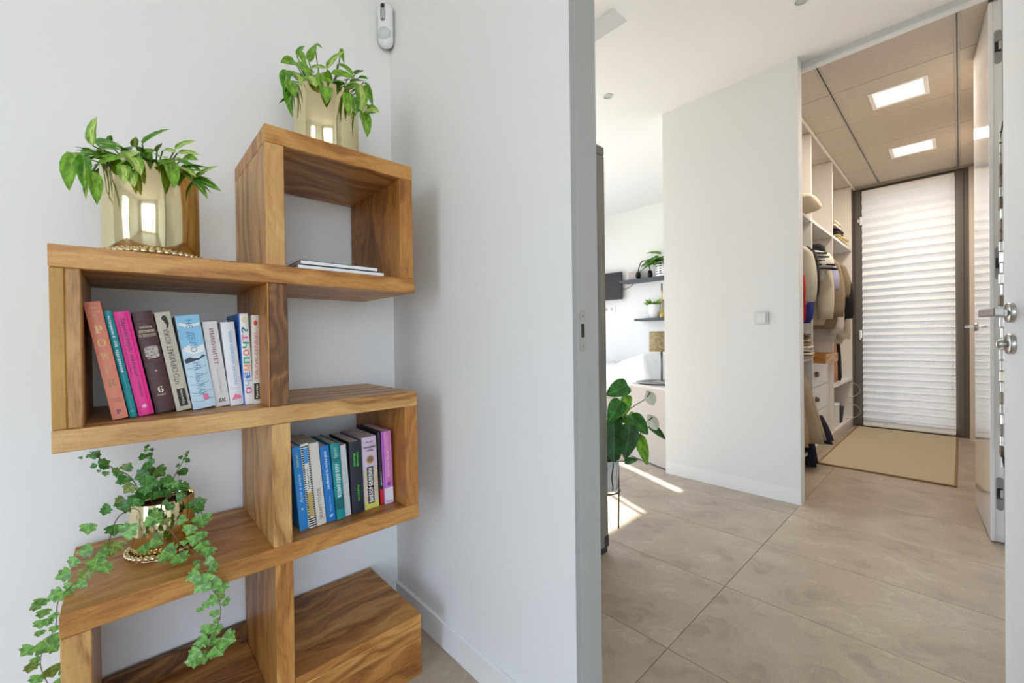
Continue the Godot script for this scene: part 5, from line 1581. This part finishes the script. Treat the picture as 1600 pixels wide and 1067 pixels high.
func bedroom() -> void:
	var t: Node3D
	# bedside cabinet with a slanted front
	t = thing("bedside_cabinet", "beige bedside cabinet behind the hall wall, carrying a lamp", "cabinet")
	var foot := PackedVector2Array([Vector2(2.302, -0.032), Vector2(2.452, -0.436), Vector2(2.86, -0.436), Vector2(2.86, -0.032)])
	var up := Transform3D(Basis(Vector3.RIGHT, PI / 2), Vector3.ZERO)
	var inset := PackedVector2Array([Vector2(2.325, -0.045), Vector2(2.462, -0.426), Vector2(2.85, -0.426), Vector2(2.85, -0.045)])
	obj("body", slab(foot, -0.625, -0.012, up), M.beige, t)
	obj("foot", slab(inset, -0.0118, 0.0, up), M.dark, t)
	obj("top_panel", slab(foot, -0.645, -0.6255, up), mat(rgb8(196, 190, 182), 0.35), t)
	t = thing("round_tray", "round silver grey tray under the table lamp", "tray", Vector3(2.6, 0.6455, -0.235))
	obj("tray", lathed([Vector2(0, 0.0), Vector2(0.16, 0.0), Vector2(0.19, 0.012), Vector2(0.187, 0.014), Vector2(0.155, 0.004), Vector2(0, 0.004)], 48), mat(rgb8(150, 150, 148), 0.3, 0.8), t)
	t = thing("table_lamp", "table lamp with marbled gold shade on the bedside cabinet", "lamp", Vector3(2.62, 0.65, -0.222))
	obj("base", box(Vector3(-0.055, 0.0, -0.055), Vector3(0.055, 0.012, 0.055), 0.002), M.steel, t)
	obj("stem", tubed([Vector3(0, 0.012, 0), Vector3(0, 0.285, 0)], 0.009, 12), mat(rgb8(112, 104, 94), 0.35, 0.8), t)
	obj("shade", lathed([Vector2(0.1, 0.27), Vector2(0.102, 0.271), Vector2(0.102, 0.444), Vector2(0.1, 0.445), Vector2(0.098, 0.444), Vector2(0.098, 0.272)], 40), M.lampshade, t)
	obj("shade_ring", lathed([Vector2(0.014, 0.272), Vector2(0.014, 0.288), Vector2(0.0, 0.288)], 16), M.brass, t)
	# bed
	t = thing("bed", "white made-up bed in the bright bedroom", "bed", Vector3(0, 0, 0))
	obj("bed_base", box(Vector3(2.95, 0.02, -2.25), Vector3(4.15, 0.42, -0.46), 0.02), M.beige, t)
	obj("mattress", box(Vector3(2.93, 0.421, -2.27), Vector3(4.17, 0.6, -0.44), 0.04), M.bed, t)
	var st := mb(true)
	var nn := noise(3, 1.6, 4)
	var hh := func(i: int, j: int) -> Vector3:
		var u := i / 40.0
		var v := j / 40.0
		var edge := minf(minf(u, 1.0 - u), minf(v, 1.0 - v))
		var y := 0.7 + 0.2 * smoothstep(0.55, 0.95, v) * smoothstep(0.0, 0.2, 1.1 - v) + 0.05 * nn.get_noise_2d(u * 3.0, v * 4.0)
		y = lerpf(y, 0.46, pow(1.0 - minf(edge * 7.0, 1.0), 2.0))
		return Vector3(lerpf(2.9, 4.18, u), y, lerpf(-2.2, -0.45, v))
	for i in 40:
		for j in 40:
			quad(st, hh.call(i, j), hh.call(i + 1, j), hh.call(i + 1, j + 1), hh.call(i, j + 1), Vector3(0, 1, 0))
	obj("duvet", done(st, true), M.bed, t)
	# floating shelves
	var sm := mat(rgb8(62, 68, 76), 0.5)
	var sh := obj("wall_shelf", box(Vector3(3.98, 1.755, -1.5), Vector3(4.2, 1.785, -0.45), 0.002), sm)
	tag(sh, "upper dark grey floating shelf on the bedroom wall", "shelf", "floating shelves")
	sh = obj("wall_shelf", box(Vector3(3.98, 1.25, -1.29), Vector3(4.2, 1.28, -0.45), 0.002), sm)
	tag(sh, "lower dark grey floating shelf on the bedroom wall", "shelf", "floating shelves")
	t = thing("television", "small black television on the bedroom wall", "television", Vector3(4.1, 1.745, -1.86))
	t.rotation.y = 0.05
	obj("case", box(Vector3(0.0, -0.185, -0.3), Vector3(0.04, 0.185, 0.3), 0.004), M.dark, t)
	obj("screen", box(Vector3(-0.002, -0.168, -0.285), Vector3(-0.0005, 0.172, 0.285), 0.0005), mat(rgb8(22, 22, 24), 0.5), t)
	obj("wall_bracket", box(Vector3(0.0405, -0.06, -0.06), Vector3(0.095, 0.06, 0.06), 0.002), M.black, t)
	obj("cable", tubed(curve([Vector3(0.05, -0.18, -0.2), Vector3(0.04, -0.26, -0.14), Vector3(0.06, -0.33, -0.17), Vector3(0.085, -0.36, -0.2)], 5), 0.004, 6), M.dark, t)
	t = thing("wall_socket", "row of white wall sockets under the television", "socket", Vector3(4.2, 1.437, -1.868))
	obj("plate", box(Vector3(-0.009, -0.04, -0.2), Vector3(0.0, 0.04, 0.16), 0.002), M.white, t)
	for k in 4:
		obj("socket_hole", lathed([Vector2(0.0, 0.0), Vector2(0.02, 0.0), Vector2(0.022, 0.0015)], 16), mat(rgb8(190, 190, 188), 0.5), t, Transform3D(Basis(Vector3(0, 0, 1), PI / 2), Vector3(-0.0095, 0, -0.155 + 0.088 * k)))
	t = thing("cable", "black cable running from the television to the upper shelf", "cable", Vector3.ZERO)
	obj("wire", tubed(curve([Vector3(4.14, 1.72, -1.57), Vector3(4.15, 1.69, -1.53), Vector3(4.18, 1.72, -1.46), Vector3(4.19, 1.752, -1.42)], 5), 0.004, 6), M.dark, t)
	t = thing("canvas_picture", "small pale picture leaning on the upper shelf", "picture", Vector3(4.12, 1.7855, -1.37))
	obj("canvas", box(Vector3(-0.01, 0.0, -0.09), Vector3(0.02, 0.13, 0.09), 0.003), mat(rgb8(216, 210, 206), 0.7), t)
	obj("print", box(Vector3(-0.0112, 0.012, -0.078), Vector3(-0.0102, 0.118, 0.078), 0.0003), mat(rgb8(190, 180, 176), 0.7), t)
	t = thing("headphones", "black headphones lying on the upper shelf beside the picture", "headphones", Vector3(4.06, 1.7855, -1.19))
	var arc := []
	for k in 15:
		var a := PI * k / 14.0
		arc.append(Vector3(0.0, 0.06 + 0.17 * sin(a), -0.085 * cos(a)))
	obj("headband", tubed(arc, 0.007, 8), M.dark, t)
	for s in [-1.0, 1.0]:
		obj("ear_cup", loft([{"c": Vector3(0, 0.05, s * 0.07), "a": Vector3(0.04, 0, 0), "b": Vector3(0, 0.05, 0)}, {"c": Vector3(0, 0.05, s * 0.1), "a": Vector3(0.034, 0, 0), "b": Vector3(0, 0.044, 0)}], 20, 0.0, 5.0, 1.0), M.black, t)
	t = thing("potted_plant", "leafy plant in a black and white geometric pot on the upper shelf", "plant", Vector3(4.07, 1.7855, -0.92))
	var pot := obj("pot", lathed([Vector2(0.0, 0.0), Vector2(0.1, 0.0), null, Vector2(0.1, 0.0), Vector2(0.105, 0.003), Vector2(0.115, 0.17), Vector2(0.11, 0.172), Vector2(0.108, 0.15)], 36), M.whitegloss, t)
	for k in 12:
		for q in 5:
			var a := TAU * k / 12.0
			var r := 0.1062 + 0.0022 * q
			var y := 0.02 + q * 0.03
			var wd: float = [0.2, 0.14, 0.08, 0.14, 0.2][q]
			var s1 := mb()
			for p in 3:
				var a0 := a - wd + wd * 2.0 * p / 3.0
				var a1 := a - wd + wd * 2.0 * (p + 1) / 3.0
				quad(s1, Vector3(r * cos(a0), y, r * sin(a0)), Vector3(r * cos(a1), y, r * sin(a1)), Vector3((r + 0.0008) * cos(a1), y + 0.013, (r + 0.0008) * sin(a1)), Vector3((r + 0.0008) * cos(a0), y + 0.013, (r + 0.0008) * sin(a0)), Vector3(cos(a), 0, sin(a)))
			obj("black_band", done(s1), M.black, pot)
	rng.seed = 17
	var lf := blade("pothos")
	for k in 26:
		var a := TAU * k / 26.0 + rng.randf() * 0.3
		var b := Vector3(cos(a) * 0.06, 0.16 + rng.randf() * 0.12, sin(a) * 0.06)
		var d := Vector3(cos(a), rng.randf_range(-0.4, 0.5), sin(a)).normalized()
		put_leaf(t, lf, M.anth[rng.randi() % 2], b, b + d * rng.randf_range(0.18, 0.28) * Vector3(0.2 if cos(a) > 0.0 else 1.0, 1, 1), 0.09, Vector3(d.x * 0.4 - 0.4, 0.8, d.z * 0.4))
	obj("stem", tubed([Vector3(0, 0.13, 0), Vector3(0.01, 0.22, 0.01)], 0.006, 6), M.stem, t)
	t = thing("potted_plant", "small bushy plant with white tips in a white pot on the lower shelf", "plant", Vector3(4.08, 1.2805, -1.07))
	obj("pot", lathed([Vector2(0.0, 0.0), Vector2(0.055, 0.0), null, Vector2(0.055, 0.0), Vector2(0.06, 0.003), Vector2(0.078, 0.17), Vector2(0.074, 0.172), Vector2(0.07, 0.15)], 32), M.whitegloss, t)
	for k in 30:
		var a := rng.randf() * TAU
		var b := Vector3(cos(a) * 0.03, 0.15, sin(a) * 0.03)
		var d := Vector3(cos(a) * 0.7, rng.randf_range(0.4, 1.1), sin(a) * 0.9).normalized()
		put_leaf(t, lf, M.pothos[rng.randi() % 3] if k % 5 else M.spathe, b, b + d * rng.randf_range(0.09, 0.14), 0.03, Vector3(-0.7, 0.5, 0.3))
	t = thing("candlestick", "slender brass candlestick on the lower shelf beside the small plant", "candlestick", Vector3(4.06, 1.2805, -0.955))
	obj("body", lathed([Vector2(0.0, 0.0), Vector2(0.032, 0.0), Vector2(0.032, 0.01), Vector2(0.026, 0.06), Vector2(0.01, 0.08), Vector2(0.007, 0.14), Vector2(0.007, 0.3), Vector2(0.012, 0.32), Vector2(0.012, 0.34), Vector2(0.0, 0.34)], 24), M.brass, t)
	obj("candle", lathed([Vector2(0.009, 0.34), Vector2(0.009, 0.42), Vector2(0.0, 0.423)], 16), mat(rgb8(90, 80, 74), 0.6), t)

func closet_rug() -> void:
	var t := thing("rug", "sand coloured woven rug on the closet floor", "rug", Vector3(3.318, 0.0005, 0.745))
	obj("pile", box(Vector3(0.012, 0.0, 0.012), Vector3(1.95, 0.011, 0.768), 0.004), M.rug, t)
	var st := mb()
	for q in [[0, 1.962, 0, 0.0118], [0, 1.962, 0.7682, 0.78], [0, 0.0118, 0.012, 0.768], [1.9502, 1.962, 0.012, 0.768]]:
		cbox(st, Vector3(q[0], 0.0, q[2]), Vector3(q[1], 0.0115, q[3]), 0.003)
	obj("binding", done(st), M.rugedge, t)

# ---------------------------------------------------------------- scene
const LED_ENERGY := 1.75
const SUN_ENERGY := 7.0
const SKY_ENERGY := 9.0
const EXPOSURE := 0.8

func _ready() -> void:
	# camera
	var cam := Camera3D.new()
	cam.name = "camera"
	add_child(cam)
	cam.fov = rad_to_deg(2.0 * atan(533.5 / 651.79))
	cam.near = 0.02
	cam.far = 60.0
	cam.position = Vector3(-0.7907, 1.05, 1.5404)
	var yaw := deg_to_rad(42.9645)
	var pit := deg_to_rad(-0.4212)
	var rol := deg_to_rad(-0.7559)
	var fw := Vector3(sin(yaw) * cos(pit), sin(pit), -cos(yaw) * cos(pit))
	var r0 := Vector3(cos(yaw), 0, sin(yaw))
	var u0 := r0.cross(fw)
	cam.basis = Basis(r0 * cos(rol) + u0 * sin(rol), -r0 * sin(rol) + u0 * cos(rol), -fw)
	cam.current = true
	# sky and exposure
	var we := WorldEnvironment.new()
	we.name = "world"
	var env := Environment.new()
	env.background_mode = Environment.BG_SKY
	var sm := ProceduralSkyMaterial.new()
	sm.sky_top_color = rgb8(168, 200, 240)
	sm.sky_horizon_color = rgb8(220, 232, 244)
	sm.ground_bottom_color = rgb8(184, 184, 180)
	sm.ground_horizon_color = rgb8(212, 213, 212)
	sm.sky_curve = 0.3
	sm.energy_multiplier = SKY_ENERGY
	var sky := Sky.new()
	sky.sky_material = sm
	env.sky = sky
	env.ambient_light_source = Environment.AMBIENT_SOURCE_SKY
	env.tonemap_mode = Environment.TONE_MAPPER_LINEAR
	env.tonemap_exposure = EXPOSURE
	env.sdfgi_enabled = true
	env.ssao_enabled = true
	env.ssil_enabled = true
	we.environment = env
	add_child(we)
	# sun, from the bedroom side
	var sun := DirectionalLight3D.new()
	sun.name = "sun"
	sun.light_color = rgb8(255, 251, 246)
	sun.light_energy = SUN_ENERGY
	sun.light_angular_distance = 0.6
	sun.shadow_enabled = true
	sun.sky_mode = DirectionalLight3D.SKY_MODE_LIGHT_ONLY
	add_child(sun)
	var el := deg_to_rad(38.8)
	var flow := Vector3(-0.39 * cos(el), -sin(el), 0.92 * cos(el)).normalized()
	sun.basis = Basis.looking_at(flow, Vector3.UP)
	make_materials()
	setting()
	closet_shell()
	wardrobe()
	closet_rug()
	bookcase()
	books()
	hall_things()
	bedroom()
	pothos(POTHOS_LOW, Vector3(-0.736, 1.2396, 0.25), 0.0885, 0.2085, Vector3(-0.05, 0, 1), "gold pot with pale green trailing plant on the left box shelf", 31)
	pothos(POTHOS_HIGH, Vector3(-0.317, 1.5863, 0.2), 0.093, 0.219, Vector3(-0.33, 0, 0.94), "gold pot with green trailing plant on top of the tallest box", 32)
	ivy(Vector3(-0.7245, 0.5371, 0.19))
	anthurium(Vector3(1.115, 0, 0.215))
